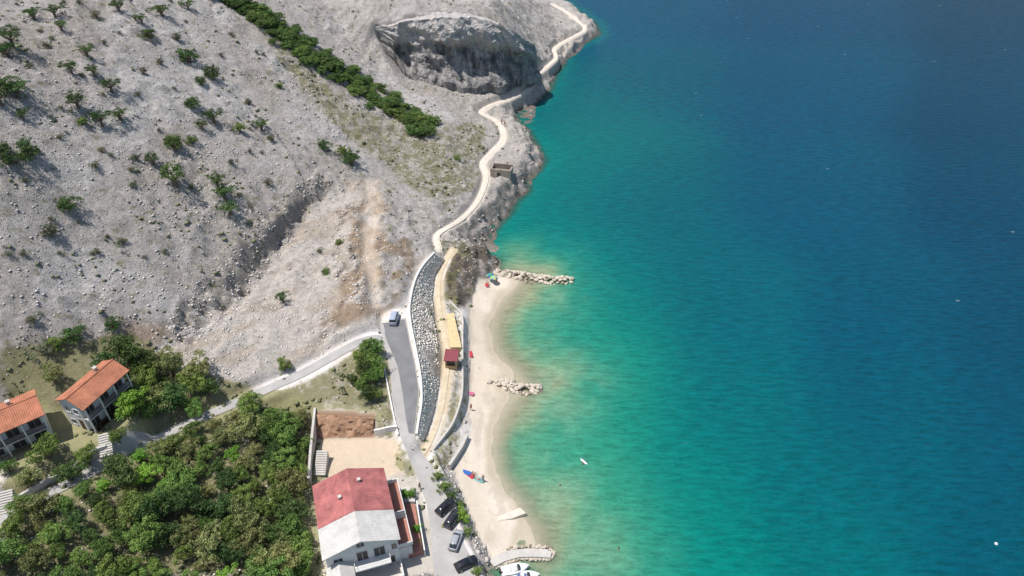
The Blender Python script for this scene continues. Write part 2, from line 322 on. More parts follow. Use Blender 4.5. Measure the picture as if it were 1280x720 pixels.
grid_mesh('terrain',GX,GY,H,full&~bm_,GM,{'Col':Cc,'Msk':Msk},'structure')
grid_mesh('beach',GX,GY,H,bm_,GM,{'Col':Cc,'Msk':Msk},'structure')
# ------------------------------------------------------------ sea
def sea():
    xa=list(np.arange(-34,70,1.0)); s=1.2
    while xa[-1]<7000: xa.append(xa[-1]+s); s*=1.06
    ya=[-600,-300,-120,-50,-10]+list(np.arange(10,430,1.5)); s=2
    while ya[-1]<9000: ya.append(ya[-1]+s); s*=1.12
    xa=[-6000,-1000,-500,-300,-240]+xa
    X,Y=np.meshgrid(np.array(xa),np.array(ya))
    pts=[(1270,10,(8,68,102)),(1000,10,(6,78,116)),(800,10,(6,84,122)),(760,20,(8,92,126)),(800,100,(3,92,120)),(1000,100,(3,84,119)),(1270,120,(4,72,106)),(715,130,(10,118,126)),(690,220,(8,138,134)),(740,230,(2,110,124)),(800,250,(2,99,120)),(1000,250,(0,87,119)),(1270,250,(0,76,110)),
     (700,330,(8,144,136)),(760,330,(2,116,126)),(850,330,(0,102,122)),(700,400,(30,158,142)),(760,400,(2,130,128)),(900,400,(0,103,122)),(1100,400,(0,88,118)),(1270,400,(0,80,112)),(700,460,(60,168,140)),(720,490,(56,166,140)),(770,500,(4,140,132)),(900,500,(0,113,125)),(1100,500,(0,94,119)),(1270,520,(0,84,114)),
     (680,570,(80,170,136)),(730,600,(22,158,136)),(850,600,(2,133,130)),(1000,600,(0,112,125)),(1150,600,(0,100,121)),(1270,620,(0,90,116)),(700,650,(110,176,138)),(740,690,(90,174,138)),(800,700,(10,152,136)),(900,710,(0,136,130)),(1050,700,(0,117,126)),(1270,710,(0,96,118))]
    def wp(x,y): y=np.clip(y,20,2000); return x/(y+45)*1.1,np.log(y+60)
    num=np.zeros(X.shape+(3,)); den=np.zeros(X.shape)+1e-12; U,Vv=wp(X,Y); U=np.clip(U,-.3,1.0); Vv=np.clip(Vv,4.6,6.1)
    for px,py,c in pts:
        w_=W(px,py,0); u,v=wp(np.array(w_[0]),np.array(w_[1])); w=np.exp(-((U-u)**2+(Vv-v)**2)/(2*.065**2))+1e-7
        num+=w[...,None]*np.array(lin(c)); den+=w
    C=num/den[...,None]; C=C*np.array((.45,.67,.62))
    db,_=segd(bsl,X,Y); da,_=segd(shore,X,Y)
    nz=fbm(X/9,Y/9,4,50); s_=.64
    e=db+ (nz-.5)*11+(fbm(X/3,Y/3,3,57)-.5)*3
    sc3=lambda c:tuple(q*s_ for q in lin(c))
    C=mixc(C,sc3((70,168,138)),.7*(1-sstep(8,24,e))); C=mixc(C,sc3((126,178,140)),.85*(1-sstep(3,15,e))); C=mixc(C,sc3((186,188,152)),.92*(1-sstep(.5,8.0,e)))
    C=mixc(C,sc3((14,150,138)),.4*(1-sstep(1,8,da))*(db>8)); C=mixc(C,sc3((66,110,92)),.55*(1-sstep(.3,3,da+(nz-.5)*3))*(db>4))
    for qx,qy,rx,ry,am in ((705,482,7,6,.9),(690,440,5,8,.5),(712,640,6,7,.7),(700,368,7,4,.6),(675,600,4,9,.5),(735,690,6,4,.5),(690,520,5,5,.5)):
        cx_,cy_,_z=W(qx,qy,0); C=mixc(C,sc3((140,188,154)),am*np.exp(-(((X-cx_)/rx)**2+((Y-cy_)/ry)**2))*sstep(.38,.62,fbm(X/6,Y/6,4,52+qx)))
    dep=np.clip(da/2.2,0,1); dep=np.where(db<6,np.clip(db/4.5,0,1),dep); dep=np.where(Hat(X,Y,Hsm)>.3,1,dep)
    m,nt,b=newmat('sea_water'); a=N(nt,'ShaderNodeAttribute'); a.attribute_name='Col'; k=N(nt,'ShaderNodeAttribute'); k.attribute_name='Msk'
    s_=N(nt,'ShaderNodeSeparateColor'); nt.links.new(k.outputs['Color'],s_.inputs[0])
    tc=N(nt,'ShaderNodeTexCoord'); co=tc.outputs['Object']
    mp=N(nt,'ShaderNodeMapping'); mp.inputs['Rotation'].default_value=(0,0,R(18)); mp.inputs['Scale'].default_value=(.30,1.25,.4); nt.links.new(co,mp.inputs[0])
    n1=noise(nt,mp.outputs[0],1.0,4,.55)
    mp2=N(nt,'ShaderNodeMapping'); mp2.inputs['Rotation'].default_value=(0,0,R(-14)); mp2.inputs['Scale'].default_value=(.7,2.1,1); nt.links.new(co,mp2.inputs[0])
    n2=noise(nt,mp2.outputs[0],1.2,4,.65); n3=noise(nt,co,.02,2)
    hh=mathn(nt,'ADD',n1,mathn(nt,'MULTIPLY',n2,.5))
    v=mathn(nt,'MULTIPLY',mrange(nt,hh,.58,.92,.80,1.22),mrange(nt,n3,.3,.7,.96,1.04))  # ripple reflections painted into the water colour, brighter with wave height
    c=scalec(nt,a.outputs['Color'],v)
    vo=N(nt,'ShaderNodeTexVoronoi'); vo.voronoi_dimensions='2D'; vo.inputs['Scale'].default_value=1; mp3=N(nt,'ShaderNodeMapping'); mp3.inputs['Scale'].default_value=(.03,.05,1); nt.links.new(co,mp3.inputs[0]); nt.links.new(mp3.outputs[0],vo.inputs['Vector'])
    sp=N(nt,'ShaderNodeSeparateColor'); nt.links.new(vo.outputs['Color'],sp.inputs[0])
    c=mixn(nt,mathn(nt,'MULTIPLY',mathn(nt,'MULTIPLY',mrange(nt,vo.outputs['Distance'],.006,.018,.3,0),s_.outputs[1]),mathn(nt,'GREATER_THAN',sp.outputs[0],.6)),c,(.5,.6,.62))
    nt.links.new(c,b.inputs['Base Color']); b.inputs['Roughness'].default_value=.2; b.inputs['IOR'].default_value=1.33; b.inputs['Specular IOR Level'].default_value=.11
    bp=N(nt,'ShaderNodeBump'); bp.inputs['Distance'].default_value=.7; bp.inputs['Strength'].default_value=1; nt.links.new(hh,bp.inputs['Height']); nt.links.new(bp.outputs[0],b.inputs['Normal'])
    tr=N(nt,'ShaderNodeBsdfTransparent'); mx=N(nt,'ShaderNodeMixShader'); nt.links.new(mrange(nt,s_.outputs[0],0,1,.12,1),mx.inputs[0]); nt.links.new(tr.outputs[0],mx.inputs[1]); nt.links.new(b.outputs[0],mx.inputs[2])
    nt.links.new(mx.outputs[0],nt.nodes['Material Output'].inputs[0])
    far=sstep(25,60,da)
    grid_mesh('sea',X,Y,np.zeros(X.shape),np.ones((X.shape[0]-1,X.shape[1]-1),bool),m,{'Col':C,'Msk':np.stack([dep,far,dep],-1)},'structure')
sea()
def resample(L,n):
    L=np.array(L,float); d=np.r_[0,np.cumsum(np.hypot(*np.diff(L[:,:2],axis=0).T))]; t=np.linspace(0,d[-1],n)
    return np.stack([np.interp(t,d,L[:,k]) for k in range(L.shape[1])],1)
# ------------------------------------------------------------ craggy overhanging cliff face at the headland
def cliff():
    nu,nv=260,120; T_=resample(smoothline(clT,5),nu); B_=resample(smoothline(clB,5),nu)
    u=np.linspace(0,1,nu)[:,None]*np.ones((1,nv)); v=np.linspace(0,1,nv)[None,:]*np.ones((nu,1))
    jag=(fbm(u*22,u*0+.3,4,101)-.5)*4.0
    P=B_[:,None,:]*(1-v[...,None])+T_[:,None,:]*v[...,None]
    tg=np.gradient((T_+B_)[:,:2],axis=0); tg/=np.hypot(tg[:,0],tg[:,1])[:,None]; nrm=np.stack([tg[:,1],-tg[:,0]],1)
    env=sstep(0,.12,u)*sstep(0,.10,1-u)
    A_=u*46; Bv=v*20
    big=(fbm(A_/9,Bv/11,2,110)-.5)*5.0; pil=ridg(A_/3.6+Bv*.05,Bv/16,4,113)*1.3; fr=(fbm(A_/1.6,Bv/1.9,4,117)-.5)*1.8; blk=np.floor(fbm(A_/2.6,Bv/2.2,2,119)*7)/7*1.6
    arch=np.clip(1-((u-.60)/.34)**2,0,1)**.6
    rim=3.6*sstep(.48,.72,v+ (fbm(A_/5,A_*0,3,121)-.5)*.35)*arch; toe=2.6*(1-sstep(0,.3,v))
    off=(1.6+big*.8+pil+fr+blk+rim+toe)*env*np.where(v>.985,-.3,1)-.6*(1-env)
    X=P[...,0]+nrm[:,None,0]*off; Y=P[...,1]+nrm[:,None,1]*off; Zz=P[...,2]+jag*v**3*env*.5+(v>.985)*-.8-(v<.01)*1.5
    co=np.stack([X,Y,Zz],-1).reshape(-1,3).astype(np.float32); i,j=np.meshgrid(np.arange(nu-1),np.arange(nv-1),indexing='ij'); a=(i*nv+j).ravel(); q=np.stack([a,a+nv,a+nv+1,a+1],1)
    me=bpy.data.meshes.new('cliff'); me.from_pydata(co.tolist(),[],q.tolist()); me.update(); me.polygons.foreach_set('use_smooth',[False]*len(q))
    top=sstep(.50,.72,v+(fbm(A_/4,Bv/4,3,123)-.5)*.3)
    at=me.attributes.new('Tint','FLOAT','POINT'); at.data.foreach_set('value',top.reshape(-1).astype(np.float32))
    m,nt,b=newmat('cliff_rock'); tc=N(nt,'ShaderNodeTexCoord'); co=tc.outputs['Object']; ta=N(nt,'ShaderNodeAttribute'); ta.attribute_name='Tint'
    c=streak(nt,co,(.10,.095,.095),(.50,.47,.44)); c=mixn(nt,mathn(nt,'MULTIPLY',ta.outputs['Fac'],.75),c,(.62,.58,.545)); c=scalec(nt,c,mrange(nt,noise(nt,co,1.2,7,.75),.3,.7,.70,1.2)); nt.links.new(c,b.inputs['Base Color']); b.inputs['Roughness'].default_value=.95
    bp=N(nt,'ShaderNodeBump'); bp.inputs['Distance'].default_value=.8; nt.links.new(noise(nt,co,.9,8,.75),bp.inputs['Height']); nt.links.new(bp.outputs[0],b.inputs['Normal'])
    me.materials.append(m); o=bpy.data.objects.new('cliff',me); COL.objects.link(o); o['kind']='structure'
cliff()
# ------------------------------------------------------------ mesh helpers
def link(name,me,m,parent=None,smooth=False):
    if m is not None and not me.materials: me.materials.append(m)
    if smooth: me.polygons.foreach_set('use_smooth',[True]*len(me.polygons))
    o=bpy.data.objects.new(name,me); COL.objects.link(o)
    if parent: o.parent=parent
    return o
class MB:
    def __init__(s): s.v=[]; s.f=[]
    def add(s,v,f):
        n=len(s.v); s.v+=[tuple(p) for p in v]; s.f+=[tuple(i+n for i in q) for q in f]; return s
    def box(s,x0,x1,y0,y1,z0,z1):
        return s.add([(x0,y0,z0),(x1,y0,z0),(x1,y1,z0),(x0,y1,z0),(x0,y0,z1),(x1,y0,z1),(x1,y1,z1),(x0,y1,z1)],[(0,3,2,1),(4,5,6,7),(0,1,5,4),(1,2,6,5),(2,3,7,6),(3,0,4,7)])
    def tube(s,a,b,r0,r1=None,n=7,cap=True):
        r1=r0 if r1 is None else r1; a=Vector(a); b=Vector(b); d=(b-a).normalized(); u=d.orthogonal().normalized(); w=d.cross(u); v=[]
        for p,r in ((a,r0),(b,r1)):
            for k in range(n): t=2*PI*k/n; v.append(p+u*math.cos(t)*r+w*math.sin(t)*r)
        f=[(k,(k+1)%n,n+(k+1)%n,n+k) for k in range(n)]
        if cap: f+=[tuple(range(n))[::-1],tuple(range(n,2*n))]
        return s.add(v,f)
    def loft(s,rings,cap=True,closed=True):
        n=len(rings[0]); v=[p for r in rings for p in r]; f=[]
        for i in range(len(rings)-1):
            for k in range(n if closed else n-1):
                f.append((i*n+k,i*n+(k+1)%n,(i+1)*n+(k+1)%n,(i+1)*n+k))
        if cap: f+=[tuple(range(n))[::-1],tuple(range((len(rings)-1)*n,len(rings)*n))]
        return s.add(v,f)
    def mesh(s,name):
        me=bpy.data.meshes.new(name); me.from_pydata(s.v,[],s.f); me.update(); return me
    def build(s,name,m,parent=None,smooth=False,bevel=0):
        o=link(name,s.mesh(name),m,parent,smooth)
        if bevel:
            b=o.modifiers.new('b','BEVEL'); b.width=bevel; b.segments=2; b.limit_method='ANGLE'
        return o
def tag(o,label,cat,group=None):
    o['label']=label; o['category']=cat
    if group: o['group']=group
    return o
def empty(name,loc,rz=0,label=None,cat=None,group=None):
    o=bpy.data.objects.new(name,None); COL.objects.link(o); o.location=loc; o.rotation_euler=(0,0,rz); o.empty_display_size=.3
    if label: tag(o,label,cat,group)
    return o
# ------------------------------------------------------------ roads, paths
asph=mat('asphalt_dark',(.19,.19,.195),.9,.18,.5,.01); asph2=mat('asphalt_worn',(.39,.375,.355),.92,.16,.4,.01); gravel=mat('pale_gravel_path',(.64,.56,.47),.95,.18,.8,.02); conc=mat('concrete',(.50,.47,.43),.9,.14,.8,.02); white=mat('white_plaster',(.70,.68,.65),.8,.08,.6); kerbm=mat('pale_stone_wall',(.60,.55,.47),.9,.2,1.5,.05)
def ribbon(name,A,B,m,off=.1,nl=None,nc=5,kind='structure'):
    ln=np.hypot(*np.diff(np.array(A)[:,:2],axis=0).T).sum(); nl=nl or max(4,int(ln/.6))
    A=resample(A,nl); B=resample(B,nl); mb=MB(); v=[]
    for i in range(nl):
        for k in range(nc+1):
            p=A[i]*(1-k/nc)+B[i]*k/nc; v.append((p[0],p[1],float(Hat(p[0],p[1]))+off))
    mb.add(v,[(i*(nc+1)+k,i*(nc+1)+k+1,(i+1)*(nc+1)+k+1,(i+1)*(nc+1)+k) for i in range(nl-1) for k in range(nc)])
    o=mb.build(name,m,None,True); o['kind']=kind; return o
def offs(L,w):
    L=np.array(L,float); T=np.gradient(L[:,:2],axis=0); T/=np.hypot(T[:,0],T[:,1])[:,None]+1e-9
    w=np.asarray(w); o=L.copy(); o[:,0]+=-T[:,1]*w; o[:,1]+=T[:,0]*w; return o
def wl(pp): return [hit(*p) for p in pp]
sl=resample(sideS,120); ribbon('side_road',offs(sl,.95),offs(sl,-.95),asph2,.10)
ribbon('road',wl([(474,405),(480,430),(487,458),(491,500),(500,545),(510,570),(521,595),(533,630),(538,660),(541,700),(543,722)]),wl([(507,398),(512,425),(519,455),(524,490),(521,520),(518,545),(530,570),(545,592),(556,620),(566,650),(577,675),(590,700),(602,722)]),asph2,.15)
ribbon('asphalt_surface',wl([(476,405),(485,430),(497,458),(503,490),(507,520),(511,542)]),wl([(506,400),(511,425),(518,455),(523,490),(520,520),(517,543)]),asph,.19)
ps=resample(pathS,260); wv=.38+.25*(vn(np.arange(260)/6.0,np.zeros(260),3)); ribbon('path',offs(ps,wv),offs(ps,-wv),gravel,.07,360)
ss=resample(stripS,90); ribbon('beach_path',offs(ss,.5),offs(ss,-.5),mat('sandy_track',(.56,.47,.34),.95,.2,1,.02),.09)
def wall_along(name,L,m,up,down,th,label,cat='wall',useZ=False,n=None):
    L=np.array(L,float); ln=np.hypot(*np.diff(L[:,:2],axis=0).T).sum(); n=n or max(3,int(ln/.8)); L=resample(L,n)
    a=offs(L,th/2); b=offs(L,-th/2); rings=[]
    for i in range(n):
        z=L[i][2] if useZ else float(Hat(L[i][0],L[i][1],Hsm))
        rings.append([(a[i][0],a[i][1],z-down),(b[i][0],b[i][1],z-down),(b[i][0],b[i][1],z+up),(a[i][0],a[i][1],z+up)])
    o=MB().loft(rings).build(name,m); tag(o,label,cat); return o
wall_along('parapet_wall',parS,mat('white_parapet',(.68,.66,.62),.85,.08,1),.65,2.5,.38,'white parapet wall curving along the edge of the dark asphalt road above the boulders',useZ=True)
wall_along('sea_wall',smoothline(swT),conc,.45,3.2,.35,'grey concrete sea wall between the sandy path and the beach',useZ=True)
wall_along('ramp_wall',wl([(584,548),(578,562),(570,575),(562,588)]),conc,1.2,1,.5,'short slanted concrete wall where the beach meets the roadside planting')
wall_along('path_wall',offs(ps,-.75)[:60],kerbm,.2,.5,.25,'low stone kerb along the seaward side of the nearest stretch of coast path')
wall_along('retaining_wall',[W(394,512,7.2),W(389,560,6.4),W(386,600,5.2)],conc,.5,5,.4,'tall concrete retaining wall on the left of the sandy yard',useZ=True)
wall_along('yard_wall',wl([(468,542),(480,541),(497,537)]),white,.9,1,.3,'low white wall closing the upper right of the sandy yard')
wall_along('kerb_wall',wl([(481,462),(486,490),(492,520),(498,545)]),white,.4,1,.25,'thin white kerb wall between green island and road')
wall_along('garden_wall',wl([(18,632),(60,606),(100,583),(135,563)]),conc,1.2,1.5,.4,'grey garden wall running diagonally below the two left houses')
# brown earth face of the yard
fc=[]; T_=resample(cutT,64); B_=resample(cutB,64)
for i in range(64):
    for k in range(25):
        t=k/24; yb=B_[i][1]; p=np.array([T_[i][0]*(1-t)+B_[i][0]*t, (T_[i][1]-.5)*(1-t)+(yb-.4)*t, T_[i][2]*(1-t)+(B_[i][2]-.3)*t]); q=float(fbm(np.array(i/5.0),np.array(k/4.0),4,88))-.5
        edge_=.5*(float(vn(np.array(i/4.0),np.array(.5),91))) if k==0 else 0
        fc.append((p[0]+q*.3,p[1]+q*.9,p[2]+.25*math.sin(PI*t)+.1-edge_))
mb=MB(); mb.add(fc,[(i*25+k,i*25+k+1,(i+1)*25+k+1,(i+1)*25+k) for i in range(63) for k in range(24)])
brn=mat('brown_earth_brick',(.34,.205,.13),.95,.5,.7,.2); tag(mb.build('earth_bank',brn,None,True),'brown earth bank at the back of the sandy yard behind the large house','bank')
# ------------------------------------------------------------ rocks
def rock_mesh(name,seed,sub=2):
    r=random.Random(seed); bm=bmesh.new(); bmesh.ops.create_icosphere(bm,subdivisions=sub,radius=.5)
    sx,sy,sz=r.uniform(.8,1.25),r.uniform(.7,1.1),r.uniform(.6,.85)
    pl=[(Vector((r.uniform(-1,1),r.uniform(-1,1),r.uniform(-.6,1))).normalized(),r.uniform(.3,.42)) for _ in range(9)]
    for v in bm.verts:
        for n,d in pl:
            k=v.co.dot(n)
            if k>d: v.co-=n*(k-d)
        v.co=Vector((v.co.x*sx,v.co.y*sy,v.co.z*sz))*r.uniform(.96,1.04)
    me=bpy.data.meshes.new(name); bm.to_mesh(me); bm.free(); return me
rockm=mat('boulder_stone',(.56,.49,.40),.95,.25,1.2,.04); wetm=mat('wet_boulder_stone',(.28,.23,.17),.7,.3,1.2,.04)
RK=[rock_mesh('boulder',i) for i in range(7)]
for me in RK: me.materials.append(rockm)
RW=[rock_mesh('boulder',i+20) for i in range(3)]
for me in RW: me.materials.append(wetm)
def groyne(a,b,w0,w1,n,h,label,group,seed):
    r=random.Random(seed); A=Vector(W(*a,0)); B=Vector(W(*b,0)); d=(B-A); nrm=Vector((-d.y,d.x,0)).normalized()
    for k in range(n):
        t=(k+.5)/n; w=(w0*(1-t)+w1*t)/2; s=r.uniform(-1,1); base=(1-abs(s)); z=h*base*r.uniform(.5,1)-.15; sz=r.uniform(.6,1.25)
        low=z<.25
        o=bpy.data.objects.new('boulder',r.choice(RW if (low and r.random()<.5) else RK)); COL.objects.link(o)
        p=A+d*t+nrm*(s*w+.35*math.sin(t*7)); o.location=(p.x,p.y,z); o.rotation_euler=(r.uniform(-.6,.6),r.uniform(-.6,.6),r.uniform(0,6.3)); o.scale=(sz,sz*r.uniform(.8,1.1),sz*r.uniform(.7,1))
        tag(o,label,'boulder',group)
groyne((614,343),(716,352),3.8,2.4,150,1.5,'pale boulder heaped in the long upper rock groyne reaching into the bay','boulders of the upper groyne',1)
groyne((610,481),(676,487),3.4,2.0,115,1.3,'pale boulder heaped in the short middle rock groyne on the beach','boulders of the middle groyne',2)
def scatter(name,pts,sizes,m,kind,label,cat,seed=0,squash=.7):
    rg=np.random.default_rng(seed); n=len(pts)
    base=np.array([(1,0,0),(.3,.95,0),(-.8,.6,0),(-.85,-.5,0),(.3,-.95,0),(.1,.1,.8),(0,0,-.6)])
    fc=np.array([(0,1,5),(1,2,5),(2,3,5),(3,4,5),(4,0,5),(1,0,6),(2,1,6),(3,2,6),(4,3,6),(0,4,6)])
    a=rg.random(n)*6.28; V=base[None]*(1+(rg.random((n,7,1))-.5)*.6)+ (rg.random((n,7,3))-.5)*.3
    x=V[...,0]*np.cos(a)[:,None]-V[...,1]*np.sin(a)[:,None]; y=V[...,0]*np.sin(a)[:,None]+V[...,1]*np.cos(a)[:,None]
    V=np.stack([x,y,V[...,2]*squash],-1)*(sizes[:,None,None]*.5)+np.array(pts)[:,None,:]
    Fa=(fc[None]+np.arange(n)[:,None,None]*7).reshape(-1,3); co=V.reshape(-1,3).astype(np.float32)
    me=bpy.data.meshes.new(name); me.vertices.add(len(co)); me.vertices.foreach_set('co',co.ravel()); me.loops.add(Fa.size); me.loops.foreach_set('vertex_index',Fa.ravel().astype(np.int32)); me.polygons.add(len(Fa)); me.polygons.foreach_set('loop_start',np.arange(0,Fa.size,3,dtype=np.int32)); me.update(calc_edges=True)
    o=link(name,me,m)
    if kind: o['kind']=kind
    tag(o,label,cat); return o
def samp(n,cond,seed,box=(-130,20,50,330)):
    rg=np.random.default_rng(seed)
    x=rg.uniform(box[0],box[1],n*6); y=np.exp(rg.uniform(math.log(box[2]),math.log(box[3]),n*6)); z=Hat(x,y); m=(z>.3); x,y,z=x[m],y[m],z[m]
    i=((y-Y0)/ST).astype(int); j=((x-X0)/ST).astype(int); p=cond(i,j); k=rg.random(len(x))<p
    return x[k][:n],y[k][:n],z[k][:n]
x,y,z=samp(46000,lambda i,j:Rg[i,j]**1.5*(1-cavem[i,j])*np.clip(.25+1.2*(fbm(GX[i,j]/9,GY[i,j]/9,3,70)-.38),0,1),3)
s=rng.random(len(x))**6*.5+.2
x2,y2,z2=samp(5000,lambda i,j:((scd[i,j]<2.2)|(bkd[i,j]<1.6))*sstep(.38,.6,fbm(GX[i,j]/3,GY[i,j]/3,3,72)),33,(-75,-10,80,165))
s2=rng.random(len(x2))**3*.55+.22
x3,y3,z3=samp(4500,lambda i,j:M_quarry[i,j]*sstep(.4,.6,fbm(GX[i,j]/5,GY[i,j]/5,3,73)),34,(-75,-10,80,165))
s3=rng.random(len(x3))**4*.45+.15
scatter('loose_rocks',np.stack([np.r_[x,x2,x3],np.r_[y,y2,y3],np.r_[z,z2,z3]],1),np.r_[s,s2,s3],mat('loose_limestone',(.64,.59,.54),.95,.2,.5,.02),'stuff','pale loose limestone rocks strewn over the bare hillside','rocks',5,.55)
x,y,z=samp(7000,lambda i,j:coast[i,j]*Rg[i,j]*sstep(3,10,bsd[i,j]),4)
s=rng.random(len(x))**4*1.1+.25
scatter('shore_rocks',np.stack([x,y,z],1),s,mat('shore_limestone',(.50,.455,.405),.95,.35,.3,.03),'stuff','weathered rocks jumbled along the rocky shoreline','rocks',6,.55)
A=resample(parS,140); B=resample(ripB,140); r=random.Random(3); pts=[]; sz=[]
for i in range(140):
    for k in range(17):
        t=(k+r.random()*.8)/17; p=A[i]*(1-t)+B[i]*t+np.array([r.uniform(0,.15)+.2,r.uniform(-.2,.2),.05]); pts.append(p); sz.append(r.uniform(.4,.68))
scatter('boulder_wall',pts,np.array(sz),mat('grey_riprap',(.88,.80,.70),.95,.15,.8,.03),None,'sloping wall of grey fitted boulders below the white parapet','wall',9,.7)
# ------------------------------------------------------------ vegetation
def leafmat(name,dark,light):
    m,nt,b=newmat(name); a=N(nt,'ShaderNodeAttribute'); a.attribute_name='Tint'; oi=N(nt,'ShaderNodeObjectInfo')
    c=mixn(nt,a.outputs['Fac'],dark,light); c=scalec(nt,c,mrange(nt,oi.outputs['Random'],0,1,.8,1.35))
    hs=N(nt,'ShaderNodeHueSaturation'); nt.links.new(c,hs.inputs['Color']); nt.links.new(mrange(nt,mathn(nt,'FRACT',mathn(nt,'MULTIPLY',oi.outputs['Random'],7.7)),0,1,.475,.515),hs.inputs['Hue'])
    nt.links.new(hs.outputs[0],b.inputs['Base Color']); b.inputs['Roughness'].default_value=.7; b.inputs['Specular IOR Level'].default_value=.25
    tl=N(nt,'ShaderNodeBsdfTranslucent'); nt.links.new(hs.outputs[0],tl.inputs[0]); mx=N(nt,'ShaderNodeMixShader'); mx.inputs[0].default_value=.3; nt.links.new(b.outputs[0],mx.inputs[1]); nt.links.new(tl.outputs[0],mx.inputs[2]); nt.links.new(mx.outputs[0],nt.nodes['Material Output'].inputs[0]); return m
LM={'dark':leafmat('dark_foliage',(.035,.07,.022),(.12,.20,.06)),'mid':leafmat('green_foliage',(.065,.12,.028),(.24,.36,.09)),'lite':leafmat('bright_foliage',(.09,.19,.02),(.27,.50,.08)),'oliv':leafmat('olive_foliage',(.10,.13,.04),(.33,.36,.14)),'grey':leafmat('grey_green_foliage',(.09,.11,.06),(.25,.27,.17)),'hedge':leafmat('thicket_foliage',(.04,.08,.025),(.16,.26,.07))}
bark=mat('bark',(.16,.125,.095),.9,.3,4,.02)
def crown(name,rad,hgt,zc,ncl,nlf,leaf,seed,m,flat=False):
    rg=np.random.default_rng(seed)
    ang=rg.random(ncl)*6.283; rr=np.sqrt(rg.random(ncl)); zz=rg.uniform(-1,1,ncl)
    if flat: cz=zc+hgt*(zz*.35+.25*(1-rr)); cr=rr*rad*.85
    else: cz=zc+zz*hgt*.5*.75; cr=rr*rad*.85*np.sqrt(np.clip(1-(zz*.8)**2,.05,1))
    lob=1+.3*np.sin(ang*2+seed)+.15*np.sin(ang*3+seed*2); cc=np.stack([np.cos(ang)*cr*lob,np.sin(ang)*cr*lob,cz],1)
    clr=rad*rg.uniform(.14,.30,ncl); ct=rg.random(ncl)
    n=rg.normal(size=(ncl,nlf,3)); n[...,2]=np.abs(n[...,2])*.9-.25*rg.random((ncl,nlf)); n/=np.linalg.norm(n,axis=2)[...,None]
    c=cc[:,None]+n*clr[:,None,None]*rg.uniform(.6,1.2,(ncl,nlf,1))*np.array([1,1,.4 if flat else .75])
    nn=n+rg.normal(size=n.shape)*.55; nn/=np.linalg.norm(nn,axis=2)[...,None]
    u=np.cross(nn,rg.normal(size=n.shape)); u/=np.linalg.norm(u,axis=2)[...,None]; w=np.cross(nn,u); sz=leaf*rg.uniform(.6,1.3,(ncl,nlf,1))
    q=np.stack([c-u*sz*.5,c+w*sz*.32,c+u*sz*.5,c-w*sz*.32],2).reshape(-1,3).astype(np.float32)
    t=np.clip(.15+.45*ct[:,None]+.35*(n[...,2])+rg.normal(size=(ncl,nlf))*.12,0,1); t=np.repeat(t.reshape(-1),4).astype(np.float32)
    nf=len(q)//4; me=bpy.data.meshes.new(name); me.vertices.add(len(q)); me.vertices.foreach_set('co',q.ravel()); me.loops.add(len(q)); me.loops.foreach_set('vertex_index',np.arange(len(q),dtype=np.int32)); me.polygons.add(nf); me.polygons.foreach_set('loop_start',np.arange(0,len(q),4,dtype=np.int32)); me.update(calc_edges=True)
    at=me.attributes.new('Tint','FLOAT','POINT'); at.data.foreach_set('value',t); me.materials.append(m); return me
def trunk(hgt,rad,seed):
    r=random.Random(seed); mb=MB(); p=Vector((0,0,-.6)); rr=.16; q=Vector((r.uniform(-.2,.2),r.uniform(-.2,.2),hgt*.35)); mb.tube(p,q,rr*1.3,rr)
    for k in range(6):
        a=k*1.05+r.random(); e=Vector((math.cos(a)*rad*.55,math.sin(a)*rad*.55,hgt*r.uniform(.55,.8))); mid=(q+e)*.5+Vector((0,0,-.15*hgt*.3)); mb.tube(q,mid,rr*.6,rr*.4,5); mb.tube(mid,e,rr*.4,rr*.15,5)
    top=q+Vector((r.uniform(-.2,.2),r.uniform(-.2,.2),hgt*.45)); mb.tube(q,top,rr*.9,rr*.3,5)
    me=mb.mesh('trunk'); me.materials.append(bark); return me
KIND={}
def mk_kind(key,matn,n,rad,h,zc,ch,ncl,nlf,leaf,flat=False,s0=0):
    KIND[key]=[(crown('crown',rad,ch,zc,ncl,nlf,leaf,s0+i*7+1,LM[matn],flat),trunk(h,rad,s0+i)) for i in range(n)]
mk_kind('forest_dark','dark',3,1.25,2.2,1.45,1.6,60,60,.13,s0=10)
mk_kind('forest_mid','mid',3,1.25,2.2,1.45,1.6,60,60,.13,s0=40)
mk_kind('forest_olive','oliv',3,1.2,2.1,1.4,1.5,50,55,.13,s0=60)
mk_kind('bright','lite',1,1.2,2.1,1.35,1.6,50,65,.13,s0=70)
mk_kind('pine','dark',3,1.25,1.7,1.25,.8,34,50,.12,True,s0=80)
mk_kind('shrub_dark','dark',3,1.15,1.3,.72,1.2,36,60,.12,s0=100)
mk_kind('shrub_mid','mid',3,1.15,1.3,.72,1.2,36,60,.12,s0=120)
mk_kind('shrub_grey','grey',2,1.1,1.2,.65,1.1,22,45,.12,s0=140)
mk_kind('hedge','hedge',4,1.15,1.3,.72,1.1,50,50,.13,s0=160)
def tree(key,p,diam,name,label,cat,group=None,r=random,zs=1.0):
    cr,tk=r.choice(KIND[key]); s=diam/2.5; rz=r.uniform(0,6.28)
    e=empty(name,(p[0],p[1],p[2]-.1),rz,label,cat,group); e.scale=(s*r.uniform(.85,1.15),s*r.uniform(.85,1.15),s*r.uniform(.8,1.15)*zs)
    c=bpy.data.objects.new('crown',cr); COL.objects.link(c); c.parent=e; t=bpy.data.objects.new('trunk',tk); COL.objects.link(t); t.parent=e; return e
